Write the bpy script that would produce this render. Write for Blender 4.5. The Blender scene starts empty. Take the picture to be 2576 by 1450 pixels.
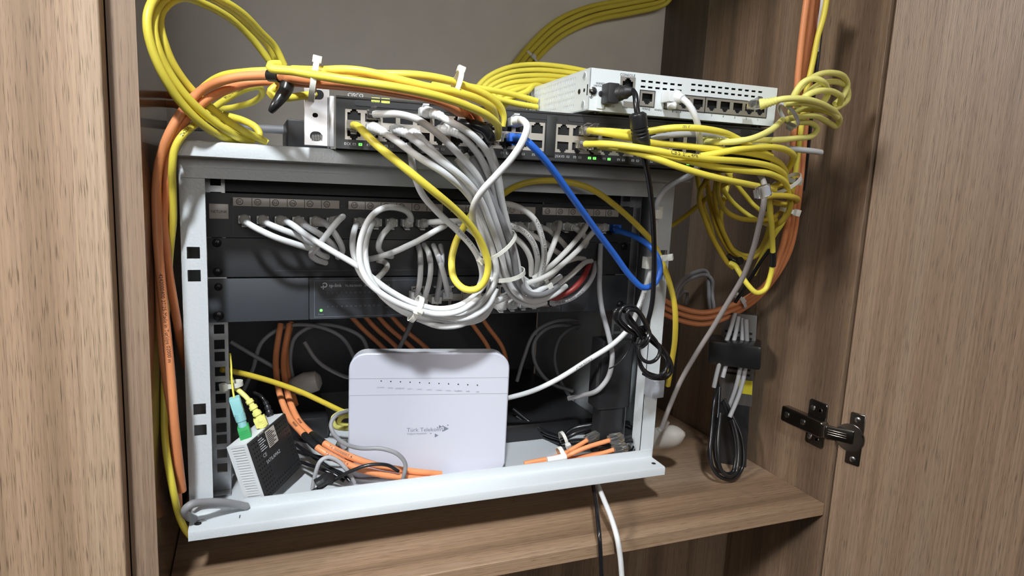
import bpy, bmesh, math, random
import numpy as np
from mathutils import Vector, Matrix
random.seed(7)
SC = bpy.context.scene
COL = SC.collection
S = 0.001                                    # everything below is written in millimetres

# ------------------------------------------------------------------ camera, world, lights, exposure
CF = 1654.2
CP = np.array([-199.86, -713.52, 137.38])
YAW, PIT, ROL = 0.38016, 0.157265, 0.0468
_cy, _sy, _cp, _sp = math.cos(YAW), math.sin(YAW), math.cos(PIT), math.sin(PIT)
FW = np.array([_sy*_cp, _cy*_cp, -_sp]); _rt = np.array([_cy, -_sy, 0.0]); _up = np.cross(_rt, FW)
RT = math.cos(ROL)*_rt + math.sin(ROL)*_up
UP = -math.sin(ROL)*_rt + math.cos(ROL)*_up
cam = bpy.data.cameras.new('camera'); co = bpy.data.objects.new('camera', cam); COL.objects.link(co)
cam.sensor_width = 36.0; cam.lens = CF/2576*36; cam.clip_start = 0.01; cam.clip_end = 50
M = Matrix.Identity(4)
for i in range(3):
    M[i][0] = RT[i]; M[i][1] = UP[i]; M[i][2] = -FW[i]; M[i][3] = CP[i]*S
co.matrix_world = M
SC.camera = co
SC.view_settings.view_transform = 'Standard'; SC.view_settings.look = 'None'
SC.view_settings.exposure = 0.0; SC.view_settings.gamma = 1.0
SC.view_settings.use_curve_mapping = False

w = bpy.data.worlds.new('room_light'); SC.world = w; w.use_nodes = True
_nt = w.node_tree; _bg = _nt.nodes['Background']          # a room: bright ceiling, mid walls, dark floor
_tc = _nt.nodes.new('ShaderNodeTexCoord'); _sp_ = _nt.nodes.new('ShaderNodeSeparateXYZ'); _rp = _nt.nodes.new('ShaderNodeValToRGB'); _mp = _nt.nodes.new('ShaderNodeMapRange')
_nt.links.new(_tc.outputs['Generated'], _sp_.inputs[0]); _nt.links.new(_sp_.outputs['Z'], _mp.inputs['Value'])
_mp.inputs['From Min'].default_value = -1; _mp.inputs['From Max'].default_value = 1
_nt.links.new(_mp.outputs['Result'], _rp.inputs['Fac']); _nt.links.new(_rp.outputs['Color'], _bg.inputs['Color'])
_e = _rp.color_ramp.elements
_e[0].position = 0.36; _e[0].color = (0.03, 0.025, 0.02, 1); _e[1].position = 0.85; _e[1].color = (0.36, 0.34, 0.31, 1)
_k = _e.new(0.52); _k.color = (0.12, 0.107, 0.092, 1)
_bg.inputs['Strength'].default_value = 0.5

def area(name, loc, target, size, power, color):
    l = bpy.data.lights.new(name, 'AREA'); l.shape = 'DISK'; l.size = size; l.energy = power; l.color = color
    o = bpy.data.objects.new(name, l); COL.objects.link(o); o.location = loc
    o.rotation_euler = (Vector(target)-Vector(loc)).to_track_quat('-Z', 'Y').to_euler()
    return o
kl = area('ceiling_lamp', (-0.66, -1.74, 1.94), (-0.17, -0.16, 0.12), 0.22, 2.75, (0.92, 0.97, 1.0)); kl.data.spread = math.radians(31)
area('ceiling_panel', (-2.45, -1.12, 1.24), (0.2, -0.1, 0.0), 0.5, 60, (1.0, 0.97, 0.93))
fl_ = area('front_fill', (-0.25, -3.9, 0.80), (0.1, 0.3, 0.25), 1.7, 24, (1.0, 0.97, 0.93)); fl_.data.shape = 'RECTANGLE'; fl_.data.size_y = 0.8  # soft fill added to brighten the back wall and front faces; no window known

# ------------------------------------------------------------------ pixel <-> place helpers
def ray(x, y): return FW + RT*((x-1288)/CF) - UP*((y-725)/CF)
def aY(x, y, Y): d = ray(x, y); return CP + d*((Y-CP[1])/d[1])
def aX(x, y, X): d = ray(x, y); return CP + d*((X-CP[0])/d[0])
def aZ(x, y, Z): d = ray(x, y); return CP + d*((Z-CP[2])/d[2])
class Frame:
    """a local frame: x along the face, y into the thing, z up"""
    def __init__(s, o, ex, ey, ez):
        s.o = np.array(o, float); n = lambda v: np.array(v, float)/np.linalg.norm(v)
        s.ex, s.ey, s.ez = n(ex), n(ey), n(ez)
    def w(s, p): return s.o + s.ex*p[0] + s.ey*p[1] + s.ez*p[2]
    def on(s, x, y, d=0.0):
        q = ray(x, y); P = s.o + s.ey*d
        h = CP + q*(np.dot(s.ey, P-CP)/np.dot(s.ey, q)) - s.o
        return np.dot(h, s.ex), np.dot(h, s.ez)
WF = Frame((0, 0, 0), (1, 0, 0), (0, 1, 0), (0, 0, 1))

# ------------------------------------------------------------------ materials
MATS = {}
def mat(name, col, rough=0.5, metal=0.0, emis=None, estr=0.0, trans=0.0, bump=0.0, bscale=400.0, coat=0.0, spec=0.5, var=0.0):
    m = bpy.data.materials.new(name); m.use_nodes = True; nt = m.node_tree; b = nt.nodes['Principled BSDF']
    b.inputs['Base Color'].default_value = (*col, 1); b.inputs['Roughness'].default_value = rough
    b.inputs['Metallic'].default_value = metal; b.inputs['Transmission Weight'].default_value = trans
    b.inputs['Coat Weight'].default_value = coat; b.inputs['Specular IOR Level'].default_value = spec
    if emis: b.inputs['Emission Color'].default_value = (*emis, 1); b.inputs['Emission Strength'].default_value = estr
    if bump or var:
        tc = nt.nodes.new('ShaderNodeTexCoord'); n = nt.nodes.new('ShaderNodeTexNoise')
        n.inputs['Scale'].default_value = bscale; n.inputs['Detail'].default_value = 3
        nt.links.new(tc.outputs['Object'], n.inputs['Vector'])
        if bump:
            bp = nt.nodes.new('ShaderNodeBump'); bp.inputs['Strength'].default_value = bump; bp.inputs['Distance'].default_value = 0.001
            nt.links.new(n.outputs['Fac'], bp.inputs['Height']); nt.links.new(bp.outputs['Normal'], b.inputs['Normal'])
        if var:
            n2 = nt.nodes.new('ShaderNodeTexNoise'); n2.inputs['Scale'].default_value = bscale*0.2; n2.inputs['Detail'].default_value = 4
            nt.links.new(tc.outputs['Object'], n2.inputs['Vector'])
            r = nt.nodes.new('ShaderNodeValToRGB')
            r.color_ramp.elements[0].position = 0.3; r.color_ramp.elements[1].position = 0.7
            r.color_ramp.elements[0].color = (*[c*(1-var) for c in col], 1); r.color_ramp.elements[1].color = (*[min(1, c*(1+var)) for c in col], 1)
            nt.links.new(n2.outputs['Fac'], r.inputs['Fac']); nt.links.new(r.outputs['Color'], b.inputs['Base Color'])
    MATS[name] = m; return m
def wood(name, dark, mid, light, grain='Z', rough=0.45, seed=0.0, pore=0.5, coat=0.0):
    m = bpy.data.materials.new(name); m.use_nodes = True; nt = m.node_tree; b = nt.nodes['Principled BSDF']; L = nt.links
    b.inputs['Roughness'].default_value = rough; b.inputs['Coat Weight'].default_value = coat
    tc = nt.nodes.new('ShaderNodeTexCoord')
    def noise(across, along, detail, dist, off):
        mp = nt.nodes.new('ShaderNodeMapping'); sc = [across]*3; sc['XYZ'.index(grain)] = along
        mp.inputs['Scale'].default_value = sc; mp.inputs['Location'].default_value = (off+seed, off*1.7+seed, off*0.6+seed)
        n = nt.nodes.new('ShaderNodeTexNoise'); n.inputs['Scale'].default_value = 1.0; n.inputs['Detail'].default_value = detail
        n.inputs['Distortion'].default_value = dist
        L.new(tc.outputs['Object'], mp.inputs['Vector']); L.new(mp.outputs['Vector'], n.inputs['Vector']); return n
    bands = noise(17, 0.4, 4.0, 0.1, 3.1)
    r = nt.nodes.new('ShaderNodeValToRGB'); e = r.color_ramp.elements
    e[0].position = 0.36; e[0].color = (*dark, 1); e[1].position = 0.66; e[1].color = (*light, 1)
    k = e.new(0.5); k.color = (*mid, 1)
    L.new(bands.outputs['Fac'], r.inputs['Fac'])
    fine = noise(1500, 46, 1.0, 0.0, 9.7)
    r2 = nt.nodes.new('ShaderNodeValToRGB'); e2 = r2.color_ramp.elements
    e2[0].position = 0.30; e2[0].color = (1-pore, 1-pore*1.02, 1-pore*1.04, 1); e2[1].position = 0.43; e2[1].color = (1, 1, 1, 1)
    L.new(fine.outputs['Fac'], r2.inputs['Fac'])
    mid_n = noise(420, 2.2, 3.0, 0.0, 5.3)
    r3 = nt.nodes.new('ShaderNodeValToRGB'); e3 = r3.color_ramp.elements
    e3[0].position = 0.34; e3[0].color = (0.80, 0.77, 0.75, 1); e3[1].position = 0.62; e3[1].color = (1.04, 1.02, 1.0, 1)
    L.new(mid_n.outputs['Fac'], r3.inputs['Fac'])
    def mul(a, c):
        x = nt.nodes.new('ShaderNodeMix'); x.data_type = 'RGBA'; x.blend_type = 'MULTIPLY'; x.inputs['Factor'].default_value = 1.0
        L.new(a, x.inputs['A']); L.new(c, x.inputs['B']); return x.outputs['Result']
    L.new(mul(mul(r.outputs['Color'], r3.outputs['Color']), r2.outputs['Color']), b.inputs['Base Color'])
    bp = nt.nodes.new('ShaderNodeBump'); bp.inputs['Strength'].default_value = 0.25; bp.inputs['Distance'].default_value = 0.0006
    L.new(fine.outputs['Fac'], bp.inputs['Height']); L.new(bp.outputs['Normal'], b.inputs['Normal'])
    MATS[name] = m; return m
mat('steel_white', (0.60, 0.64, 0.67), 0.42, bump=0.35, bscale=420)
mat('rack_floor', (0.62, 0.65, 0.68), 0.45, bump=0.3, bscale=420)
mat('zinc', (0.50, 0.51, 0.53), 0.36, 0.85, bump=0.08, bscale=300, var=0.2)
mat('bracket_metal', (0.74, 0.75, 0.78), 0.32, 0.7)
mat('chrome', (0.40, 0.39, 0.37), 0.2, 1.0)
mat('nickel', (0.26, 0.25, 0.23), 0.2, 1.0)
mat('screw_black', (0.02, 0.02, 0.022), 0.25, 0.3)
mat('screw_steel', (0.6, 0.6, 0.62), 0.25, 1.0)
mat('black_panel', (0.030, 0.031, 0.035), 0.5, bump=0.1, bscale=900)
mat('dark_panel', (0.045, 0.049, 0.058), 0.48, bump=0.1, bscale=900)
mat('switch_black', (0.028, 0.029, 0.030), 0.40)
mat('hole', (0.008, 0.008, 0.009), 0.8)
mat('port_metal', (0.56, 0.53, 0.48), 0.38, 0.75)
mat('port_plastic', (0.02, 0.02, 0.02), 0.5)
mat('label_paper', (0.55, 0.50, 0.45), 0.3)
mat('ink', (0.02, 0.02, 0.025), 0.6)
mat('ink_white', (0.62, 0.64, 0.66), 0.5)
mat('ink_grey', (0.18, 0.20, 0.25), 0.5)
mat('ink_dim', (0.24, 0.25, 0.28), 0.5)
mat('firewall_white', (0.74, 0.79, 0.81), 0.35)
mat('router_white', (0.58, 0.59, 0.68), 0.28, coat=0.2)
mat('router_side', (0.66, 0.66, 0.70), 0.35)
mat('groove', (0.35, 0.35, 0.38), 0.5)
mat('plastic_white', (0.74, 0.76, 0.78), 0.38)
mat('plastic_grey', (0.34, 0.36, 0.40), 0.4)
mat('adapter_white', (0.45, 0.42, 0.38), 0.5, bump=0.1)
mat('black_plastic', (0.018, 0.018, 0.020), 0.32)
mat('dark_grey_plastic', (0.024, 0.024, 0.025), 0.45, bump=0.1, bscale=900)
mat('black_tape', (0.015, 0.015, 0.016), 0.28)
mat('nylon', (0.74, 0.74, 0.68), 0.4)
mat('clear', (0.97, 0.97, 0.97), 0.06, trans=0.95)
mat('brass', (0.75, 0.55, 0.25), 0.3, 1.0)
mat('white', (0.73, 0.745, 0.76), 0.42)
mat('offwhite', (0.60, 0.59, 0.57), 0.5)
mat('grey', (0.27, 0.27, 0.285), 0.45)
mat('lightgrey', (0.44, 0.44, 0.46), 0.42)
mat('taupe', (0.30, 0.27, 0.26), 0.5)
mat('yellow', (0.82, 0.70, 0.085), 0.40, var=0.06, bscale=120)
mat('paleyellow', (0.84, 0.80, 0.24), 0.40)
mat('shadeyellow', (0.68, 0.52, 0.055), 0.42)  # the yellow jacket darkened, shade put into the colour
mat('orange', (0.80, 0.30, 0.125), 0.45, var=0.06, bscale=120)
mat('blue', (0.03, 0.16, 0.70), 0.35)
mat('red', (0.30, 0.035, 0.03), 0.45)
mat('black', (0.012, 0.012, 0.014), 0.25)
mat('aqua', (0.28, 0.58, 0.60), 0.4)
mat('green', (0.03, 0.36, 0.10), 0.4)
mat('yellow_label', (0.70, 0.60, 0.04), 0.5)
mat('wall_paint', (0.80, 0.755, 0.685), 0.6, bump=0.06, bscale=120, var=0.03)
mat('case_metal', (0.16, 0.155, 0.15), 0.45, 0.5)
mat('led_green', (0.1, 0.8, 0.1), 0.4, emis=(0.15, 1.0, 0.10), estr=2.2)
mat('led_lime', (0.8, 0.85, 0.2), 0.4, emis=(0.75, 0.9, 0.12), estr=1.0)
mat('led_off', (0.28, 0.28, 0.28), 0.4)
wood('wood_door', (0.200, 0.144, 0.104), (0.325, 0.226, 0.154), (0.395, 0.302, 0.222), 'Z', 0.42, 0.0, 0.45)
wood('wood_front', (0.275, 0.185, 0.120), (0.405, 0.280, 0.185), (0.46, 0.350, 0.252), 'Z', 0.5, 4.0, 0.6)
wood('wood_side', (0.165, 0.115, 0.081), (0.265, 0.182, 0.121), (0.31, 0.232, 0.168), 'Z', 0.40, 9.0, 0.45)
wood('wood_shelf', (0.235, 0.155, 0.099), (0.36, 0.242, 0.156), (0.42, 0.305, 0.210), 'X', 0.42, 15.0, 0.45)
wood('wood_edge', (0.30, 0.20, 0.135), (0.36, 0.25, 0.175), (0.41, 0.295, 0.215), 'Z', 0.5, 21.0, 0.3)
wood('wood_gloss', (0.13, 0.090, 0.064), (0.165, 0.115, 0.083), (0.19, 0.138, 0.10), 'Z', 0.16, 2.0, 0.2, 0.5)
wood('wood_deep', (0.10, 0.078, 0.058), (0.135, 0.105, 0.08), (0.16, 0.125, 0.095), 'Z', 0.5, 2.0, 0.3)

# ------------------------------------------------------------------ mesh builder
ORI = {}
class MB:
    def __init__(s): s.v = []; s.f = []
    def add(s, verts, faces):
        k = len(s.v); s.v += [tuple(p) for p in verts]; s.f += [tuple(i+k for i in f) for f in faces]; return s
    def box(s, x0, x1, y0, y1, z0, z1, fr=WF, b=0.0):
        if b > 0:
            bm = bmesh.new(); bmesh.ops.create_cube(bm, size=1.0)
            for v in bm.verts:
                v.co = ((x0+x1)/2+v.co.x*(x1-x0), (y0+y1)/2+v.co.y*(y1-y0), (z0+z1)/2+v.co.z*(z1-z0))
            bmesh.ops.bevel(bm, geom=bm.edges[:], offset=b, segments=2, profile=0.6, affect='EDGES')
            bm.verts.ensure_lookup_table(); bm.verts.index_update()
            vs = [fr.w(v.co) for v in bm.verts]; fs = [[v.index for v in f.verts] for f in bm.faces]; bm.free()
            return s.add(vs, fs)
        P = [(x0,y0,z0),(x1,y0,z0),(x1,y1,z0),(x0,y1,z0),(x0,y0,z1),(x1,y0,z1),(x1,y1,z1),(x0,y1,z1)]
        return s.add([fr.w(p) for p in P], [(0,3,2,1),(4,5,6,7),(0,1,5,4),(1,2,6,5),(2,3,7,6),(3,0,4,7)])
    def prism(s, poly, y0, y1, fr=WF):
        """polygon in local x,z pushed along local y"""
        n = len(poly)
        vs = [fr.w((p[0], y0, p[1])) for p in poly] + [fr.w((p[0], y1, p[1])) for p in poly]
        fs = [tuple(range(n)), tuple(range(2*n-1, n-1, -1))] + [(i, i+n, (i+1) % n+n, (i+1) % n) for i in range(n)]
        return s.add(vs, fs)
    def extrude_x(s, prof, x0, x1, fr=WF):
        """open profile of (y,z) points given as closed loop, run along local x"""
        n = len(prof)
        vs = [fr.w((x0, p[0], p[1])) for p in prof] + [fr.w((x1, p[0], p[1])) for p in prof]
        fs = [tuple(range(n-1, -1, -1)), tuple(range(n, 2*n))] + [(i, (i+1) % n, (i+1) % n+n, i+n) for i in range(n)]
        return s.add(vs, fs)
    def plate(s, x0, x1, z0, z1, holes, t=1.0, y=0.0, fr=WF):
        """a sheet with rectangular holes in local x,z"""
        xs = sorted({x0, x1, *[min(max(h[i], x0), x1) for h in holes for i in (0, 1)]})
        zs = sorted({z0, z1, *[min(max(h[i], z0), z1) for h in holes for i in (2, 3)]})
        nx, nz = len(xs)-1, len(zs)-1
        xc = [(xs[i]+xs[i+1])/2 for i in range(nx)]; zc = [(zs[j]+zs[j+1])/2 for j in range(nz)]
        fill = [[True]*nz for _ in range(nx)]
        for h in holes:
            for i in range(nx):
                if h[0] < xc[i] < h[1]:
                    for j in range(nz):
                        if h[2] < zc[j] < h[3]: fill[i][j] = False
        idx = {}; vs = []; fs = []
        def V(i, j, k):
            if (i, j, k) not in idx: idx[(i, j, k)] = len(vs); vs.append(fr.w((xs[i], y+t*k, zs[j])))
            return idx[(i, j, k)]
        F = lambda i, j: 0 <= i < nx and 0 <= j < nz and fill[i][j]
        for i in range(nx):
            for j in range(nz):
                if not fill[i][j]: continue
                fs.append((V(i,j,0),V(i+1,j,0),V(i+1,j+1,0),V(i,j+1,0))); fs.append((V(i,j,1),V(i,j+1,1),V(i+1,j+1,1),V(i+1,j,1)))
                if not F(i-1,j): fs.append((V(i,j,0),V(i,j+1,0),V(i,j+1,1),V(i,j,1)))
                if not F(i+1,j): fs.append((V(i+1,j,0),V(i+1,j,1),V(i+1,j+1,1),V(i+1,j+1,0)))
                if not F(i,j-1): fs.append((V(i,j,0),V(i,j,1),V(i+1,j,1),V(i+1,j,0)))
                if not F(i,j+1): fs.append((V(i,j+1,0),V(i+1,j+1,0),V(i+1,j+1,1),V(i,j+1,1)))
        return s.add(vs, fs)
    def sweep(s, pts, rad, seg=12, closed=False, cap=True, flat=None):
        pts = [np.array(p, float) for p in pts]; n = len(pts)
        rad = [rad]*n if np.isscalar(rad) else list(rad)
        T = []
        for i in range(n):
            a = pts[(i-1) % n] if (closed or i > 0) else pts[i]; b = pts[(i+1) % n] if (closed or i < n-1) else pts[i]
            d = b-a; l = np.linalg.norm(d); T.append(d/l if l > 1e-9 else (T[-1] if T else np.array([0, 0, 1.0])))
        ref = np.array([0, -1.0, 0.3]); N = ref-T[0]*np.dot(ref, T[0])
        if np.linalg.norm(N) < 1e-3: N = np.array([1.0, 0, 0])-T[0]*T[0][0]
        N /= np.linalg.norm(N); vs = []; fs = []
        for i in range(n):
            N = N-T[i]*np.dot(N, T[i]); N /= np.linalg.norm(N); B = np.cross(T[i], N)
            for k in range(seg):
                a = 2*math.pi*k/seg; r = rad[i]
                vs.append(pts[i]+N*math.cos(a)*r+B*math.sin(a)*r)
        m = n if closed else n-1
        for i in range(m):
            for k in range(seg):
                a, b = i*seg, ((i+1) % n)*seg
                fs.append((a+k, a+(k+1) % seg, b+(k+1) % seg, b+k))
        if cap and not closed:
            fs.append(tuple(range(seg-1, -1, -1))); fs.append(tuple((n-1)*seg+k for k in range(seg)))
        return s.add(vs, fs)
    def cyl(s, a, b, r0, r1=None, seg=20):
        return s.sweep([a, b], [r0, r0 if r1 is None else r1], seg)
    def disc(s, c, ax, r, t, seg=20):
        c = np.array(c, float); ax = np.array(ax, float)/np.linalg.norm(ax); return s.cyl(c, c+ax*t, r, r, seg)
    def text(s, txt, fr, x, z, size, d=-0.25, align='LEFT', rot=0.0, sx=1.0):
        vs, fs = text_mesh(txt, align); c, q = math.cos(rot), math.sin(rot)
        return s.add([fr.w((x+(p[0]*c*sx-p[1]*q)*size, d, z+(p[0]*q*sx+p[1]*c)*size)) for p in vs], fs)
    def build(s, name, material, parent=None, origin=None, bevel=0.0, sharp=38, mod=None):
        if parent is not None: O = ORI[parent.name]
        elif origin is not None: O = np.array(origin, float)
        else:
            a = np.array(s.v); O = np.array([(a[:, 0].min()+a[:, 0].max())/2, (a[:, 1].min()+a[:, 1].max())/2, a[:, 2].min()])
        me = bpy.data.meshes.new(name)
        me.from_pydata([((p[0]-O[0])*S, (p[1]-O[1])*S, (p[2]-O[2])*S) for p in s.v], [], s.f); me.update()
        bm = bmesh.new(); bm.from_mesh(me); bmesh.ops.recalc_face_normals(bm, faces=bm.faces[:]); bm.to_mesh(me); bm.free()
        me.materials.append(MATS[material])
        for p in me.polygons: p.use_smooth = True
        me.set_sharp_from_angle(angle=math.radians(sharp))
        o = bpy.data.objects.new(name, me); COL.objects.link(o)
        if parent is not None: o.parent = parent
        else: o.location = Vector(O)*S
        ORI[o.name] = O
        if bevel:
            m = o.modifiers.new('bevel', 'BEVEL'); m.width = bevel*S; m.segments = 2; m.limit_method = 'ANGLE'; m.angle_limit = math.radians(50)
        return o
_TXT = {}
def text_mesh(txt, align='LEFT'):
    if (txt, align) in _TXT: return _TXT[(txt, align)]
    cu = bpy.data.curves.new('t', 'FONT'); cu.body = txt; cu.size = 1.0; cu.align_x = align; cu.resolution_u = 2
    o = bpy.data.objects.new('t', cu); COL.objects.link(o)
    me = bpy.data.meshes.new_from_object(o.evaluated_get(bpy.context.evaluated_depsgraph_get()))
    r = ([(v.co.x, v.co.y) for v in me.vertices], [tuple(p.vertices) for p in me.polygons])
    bpy.data.objects.remove(o); bpy.data.curves.remove(cu); bpy.data.meshes.remove(me)
    _TXT[(txt, align)] = r; return r
def empty(name, loc):
    o = bpy.data.objects.new(name, None); COL.objects.link(o); o.location = Vector([float(c) for c in loc])*S; o.empty_display_size = 0.02
    ORI[o.name] = np.array(loc, float); return o
def tag(o, label, cat, group=None, kind=None):
    o['label'] = label; o['category'] = cat
    if group: o['group'] = group
    if kind: o['kind'] = kind
    return o
def struct(o, label=None):
    o['kind'] = 'structure'
    if label: o['label'] = label
    return o
def lab(o, l): o['label'] = l; return o
def rrect(x0, x1, z0, z1, r, n=6):
    P = []
    for cx, cz, a0 in ((x1-r, z1-r, 0), (x0+r, z1-r, 90), (x0+r, z0+r, 180), (x1-r, z0+r, 270)):
        for k in range(n+1):
            a = math.radians(a0+90*k/n); P.append((cx+r*math.cos(a), cz+r*math.sin(a)))
    return P

# ------------------------------------------------------------------ the cupboard itself (setting)
XR, XL, YF, YB, ZS = 480.0, -278.0, -132.0, 329.0, -250.0
ZT = 562.0
struct(MB().box(-700, 620, YB, YB+60, -700, 900).build('wall_back', 'wall_paint'))
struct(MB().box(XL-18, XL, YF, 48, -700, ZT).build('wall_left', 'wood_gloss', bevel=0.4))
struct(MB().box(XL-19, XL+0.4, YF-1.2, YF+0.2, -700, ZT).build('trim_1', 'wood_edge'))
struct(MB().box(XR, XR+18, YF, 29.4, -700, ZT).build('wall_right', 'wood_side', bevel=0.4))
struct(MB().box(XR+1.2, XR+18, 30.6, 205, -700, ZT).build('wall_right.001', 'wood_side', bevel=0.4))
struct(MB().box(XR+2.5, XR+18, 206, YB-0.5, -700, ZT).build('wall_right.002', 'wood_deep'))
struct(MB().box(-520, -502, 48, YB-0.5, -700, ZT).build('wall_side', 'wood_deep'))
struct(MB().box(-520, XL-18, 30, 48, -700, ZT).build('wall_partition', 'wood_deep'))
struct(MB().box(-520, XR+18, YF, YB-0.5, ZT, ZT+18).build('ceiling', 'wood_side'))
struct(MB().box(-520, XR-0.6, YF+60, YB-1, -700, -690).build('floor', 'wood_deep'))
struct(MB().box(-700, XR+18, 40, 58, -700, ZS-17).build('wall_lower', 'wood_side'))
shelf = MB().box(XL+0.6, XR-0.6, YF+2, YB-1, ZS-16, ZS).build('shelf_board', 'wood_shelf', bevel=0.7)
tag(shelf, 'wood grain shelf board that the open equipment rack stands over', 'shelf')
# closed front left of the opening, and the opened door on the right
struct(MB().box(-860, -297.5, YF-21, YF-3, -700, ZT+300).build('door_1', 'wood_front', bevel=1.2))
dd = math.radians(20)
DF = Frame((XR+3, YF-3.5, 0), (math.sin(dd), -math.cos(dd), 0), (math.cos(dd), math.sin(dd), 0), (0, 0, 1))
struct(MB().box(0, 470, 0, 18, -700, ZT, DF).build('door_2', 'wood_door', bevel=1.0))

# ------------------------------------------------------------------ concealed hinge
hin = empty('cabinet_hinge', (XR, -90, -185))
tag(hin, 'nickel plated concealed hinge joining the opened door to the cupboard side', 'hinge')
HF = Frame((XR, 0, 0), (0, -1, 0), (1, 0, 0), (0, 0, 1))          # on the side wall: x towards the room, y into the wall
def hp(x, y, d=0.0): return HF.on(x, y, d)
b = MB(); b.prism(rrect(88, 117, -182, -122, 4), -2.5, 0, HF); b.build('mounting_plate', 'nickel', hin, bevel=0.5)
b = MB(); b.prism(rrect(53, 121, -164, -143, 3), -13, -2.5, HF); b.build('hinge_arm', 'nickel', hin, bevel=1.2)
b = MB(); b.prism(rrect(119, 128, -161.5, -145.5, 1.5), -12, -4, HF); b.build('arm_link', 'chrome', hin, bevel=0.6)
A0 = HF.w((126, -9, -153)); A1 = DF.w((14, -3, -153))
dv = A1-A0; LF = Frame(A0, dv, np.cross(dv, (0, 0, 1))*-1, (0, 0, 1))
b = MB(); b.box(-3, np.linalg.norm(dv)+3, -2.5, 2.5, -8, 8, LF, 0.8)
for k in (-3, 0, 3): b.box(2, np.linalg.norm(dv)-4, -3.4, 3.0, k-0.8, k+0.8, LF)
b.build('swing_link', 'nickel', hin)
b = MB(); b.prism([(x_-7.5, z_) for x_, z_ in ((19.5, -121), (34, -121), (35.5, -122.5), (35.5, -186), (34, -187.5), (19.5, -187.5), (18, -186), (18, -172), (22, -168), (22, -140), (18, -136), (18, -122.5))], -2.2, 0, DF)
b.build('cup_plate', 'nickel', hin, bevel=0.7)
b = MB(); c = DF.w((13, 0, -154)); b.sweep([c, c-DF.ey*2.6, c-DF.ey*2.8, c-DF.ey*1.0, c-DF.ey*0.6], [17.5, 17.5, 15.5, 14.0, 0.1], 32); b.build('hinge_cup', 'chrome', hin)
def screwhead(parent, c, ax, r=3.2, m='screw_steel', t=1.4):
    ax = np.array(ax, float); ax /= np.linalg.norm(ax)
    o = MB().sweep([c, np.array(c)+ax*t*0.6, np.array(c)+ax*t], [r, r*0.95, r*0.55], 16).build('screw', m, parent)
    u = np.cross(ax, (0.2, 0.3, 1.0)); u /= np.linalg.norm(u); F = Frame(np.array(c)+ax*t, u, -ax, np.cross(-ax, u)*-1)
    MB().box(-r*0.6, r*0.6, -0.15, 0.3, -0.4, 0.4, F).box(-0.4, 0.4, -0.15, 0.3, -r*0.6, r*0.6, F).build('screw_slot', 'hole', o)
    return o
for x, z in ((95, -133), (95, -172)): screwhead(hin, HF.w((x, -2.5, z)), -HF.ey, 3.6)
for x, z in ((107, -133), (107, -172)):
    MB().sweep([HF.w((x, -2.5, z)), HF.w((x, -3.2, z)), HF.w((x, -3.2, z)), HF.w((x, -2.6, z))], [3.4, 3.2, 2.0, 1.9], 16).build('screw_eyelet', 'chrome', hin)
for x in (63, 91): screwhead(hin, HF.w((x, -13, -153)), -HF.ey, 4.2, 'chrome')
for z in (-129, -180): screwhead(hin, DF.w((19.5, -2.2, z)), -DF.ey, 3.6)

# ------------------------------------------------------------------ the rack
ZB, ZTOP, YP = -200.0, 161.0, -60.0
rack = empty('network_rack', (0, 60, ZS))
tag(rack, 'open wall rack frame with white powder coated posts and bars, standing tilted over the wooden shelf', 'equipment rack')
rack['label'] = 'open white powder coated steel rack frame holding the panels, switches and cables'
def lipbar(name, zin, zlip0, zlip1, sgn):
    """folded bar: back strip at YP, ledge, front lip at -90"""
    t = 1.6
    y0, y1 = -90.0, YP
    if sgn < 0:   # lower bar: back strip stands up, lip hangs down
        prof = [(y1, -180.5), (y1+t, -180.5), (y1+t, -192.0), (y1+t-0.5, -192.5), (y1-2, -193.0), (y0+t+1, -193.5), (y0+t, -194.5), (y0+t, ZB-0.5), (y0, ZB-0.5), (y0, -192.5), (y0+0.6, -191.2), (y0+2, -190.6), (y1-2, -190.2), (y1-0.5, -189.6), (y1, -188)]
    else:
        prof = [(y1, 129.5), (y1, 147), (y1-1.5, 148.2), (y0+t, 148.2), (y0, 148.2), (y0, 158.6), (y0+0.8, 160.2), (y0+2.4, ZTOP), (10, ZTOP), (10, ZTOP-t), (y1+t, ZTOP-t), (y1+t, 129.5)]
    return MB().extrude_x(prof, -258.5, 258.5).build(name, 'steel_white', rack, sharp=30)
lipbar('bottom_rail', 0, 0, 0, -1)
lipbar('top_rail', 0, 0, 0, 1)
# narrow groove line along the upper rail's back strip, as folded
MB().box(-240, 244, YP-0.9, YP, 139.2, 140.2).build('fold_line', 'steel_white', rack)
holesL = [aY(x, y, YP) for x, y in ((486, 637), (488, 695), (502, 1032), (504, 1085))]
def hsq(c, k=5.4): return (c[0]-k, c[0]+k, c[2]-k, c[2]+k)
MB().plate(-259.5, -238.6, -195, 147, [hsq(c) for c in holesL], 1.6, YP+1.8).box(-259.5, -258, YP+3.4, 304, -196, ZTOP-2).build('corner_post', 'steel_white', rack)
hr = aY(1672, 640, YP)
MB().plate(242.5, 261.0, -195, 147, [hsq(hr, 4.6), (hr[0]-4.6, hr[0]+4.6, hr[2]-32, hr[2]-22)], 1.6, YP+1.8).box(242.5, 244, YP+1.6, YP+22, -190, 130).build('corner_post', 'steel_white', rack)
MB().box(-258, 258, -58.2, 306, ZB, ZB+2.0).build('bottom_panel', 'rack_floor', rack)
MB().box(-258, 258, 10.5, 306, ZTOP-1.8, ZTOP).build('top_panel', 'rack_floor', rack)
MB().box(-256, 256, 306, 308, ZB+2, ZTOP-2).build('rear_panel', 'dark_panel', rack)  # dark colour here paints in the shade deep inside the rack
MB().box(257.4, 259.6, -55, 304, -196, ZTOP-2).build('side_panel', 'steel_white', rack)
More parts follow.
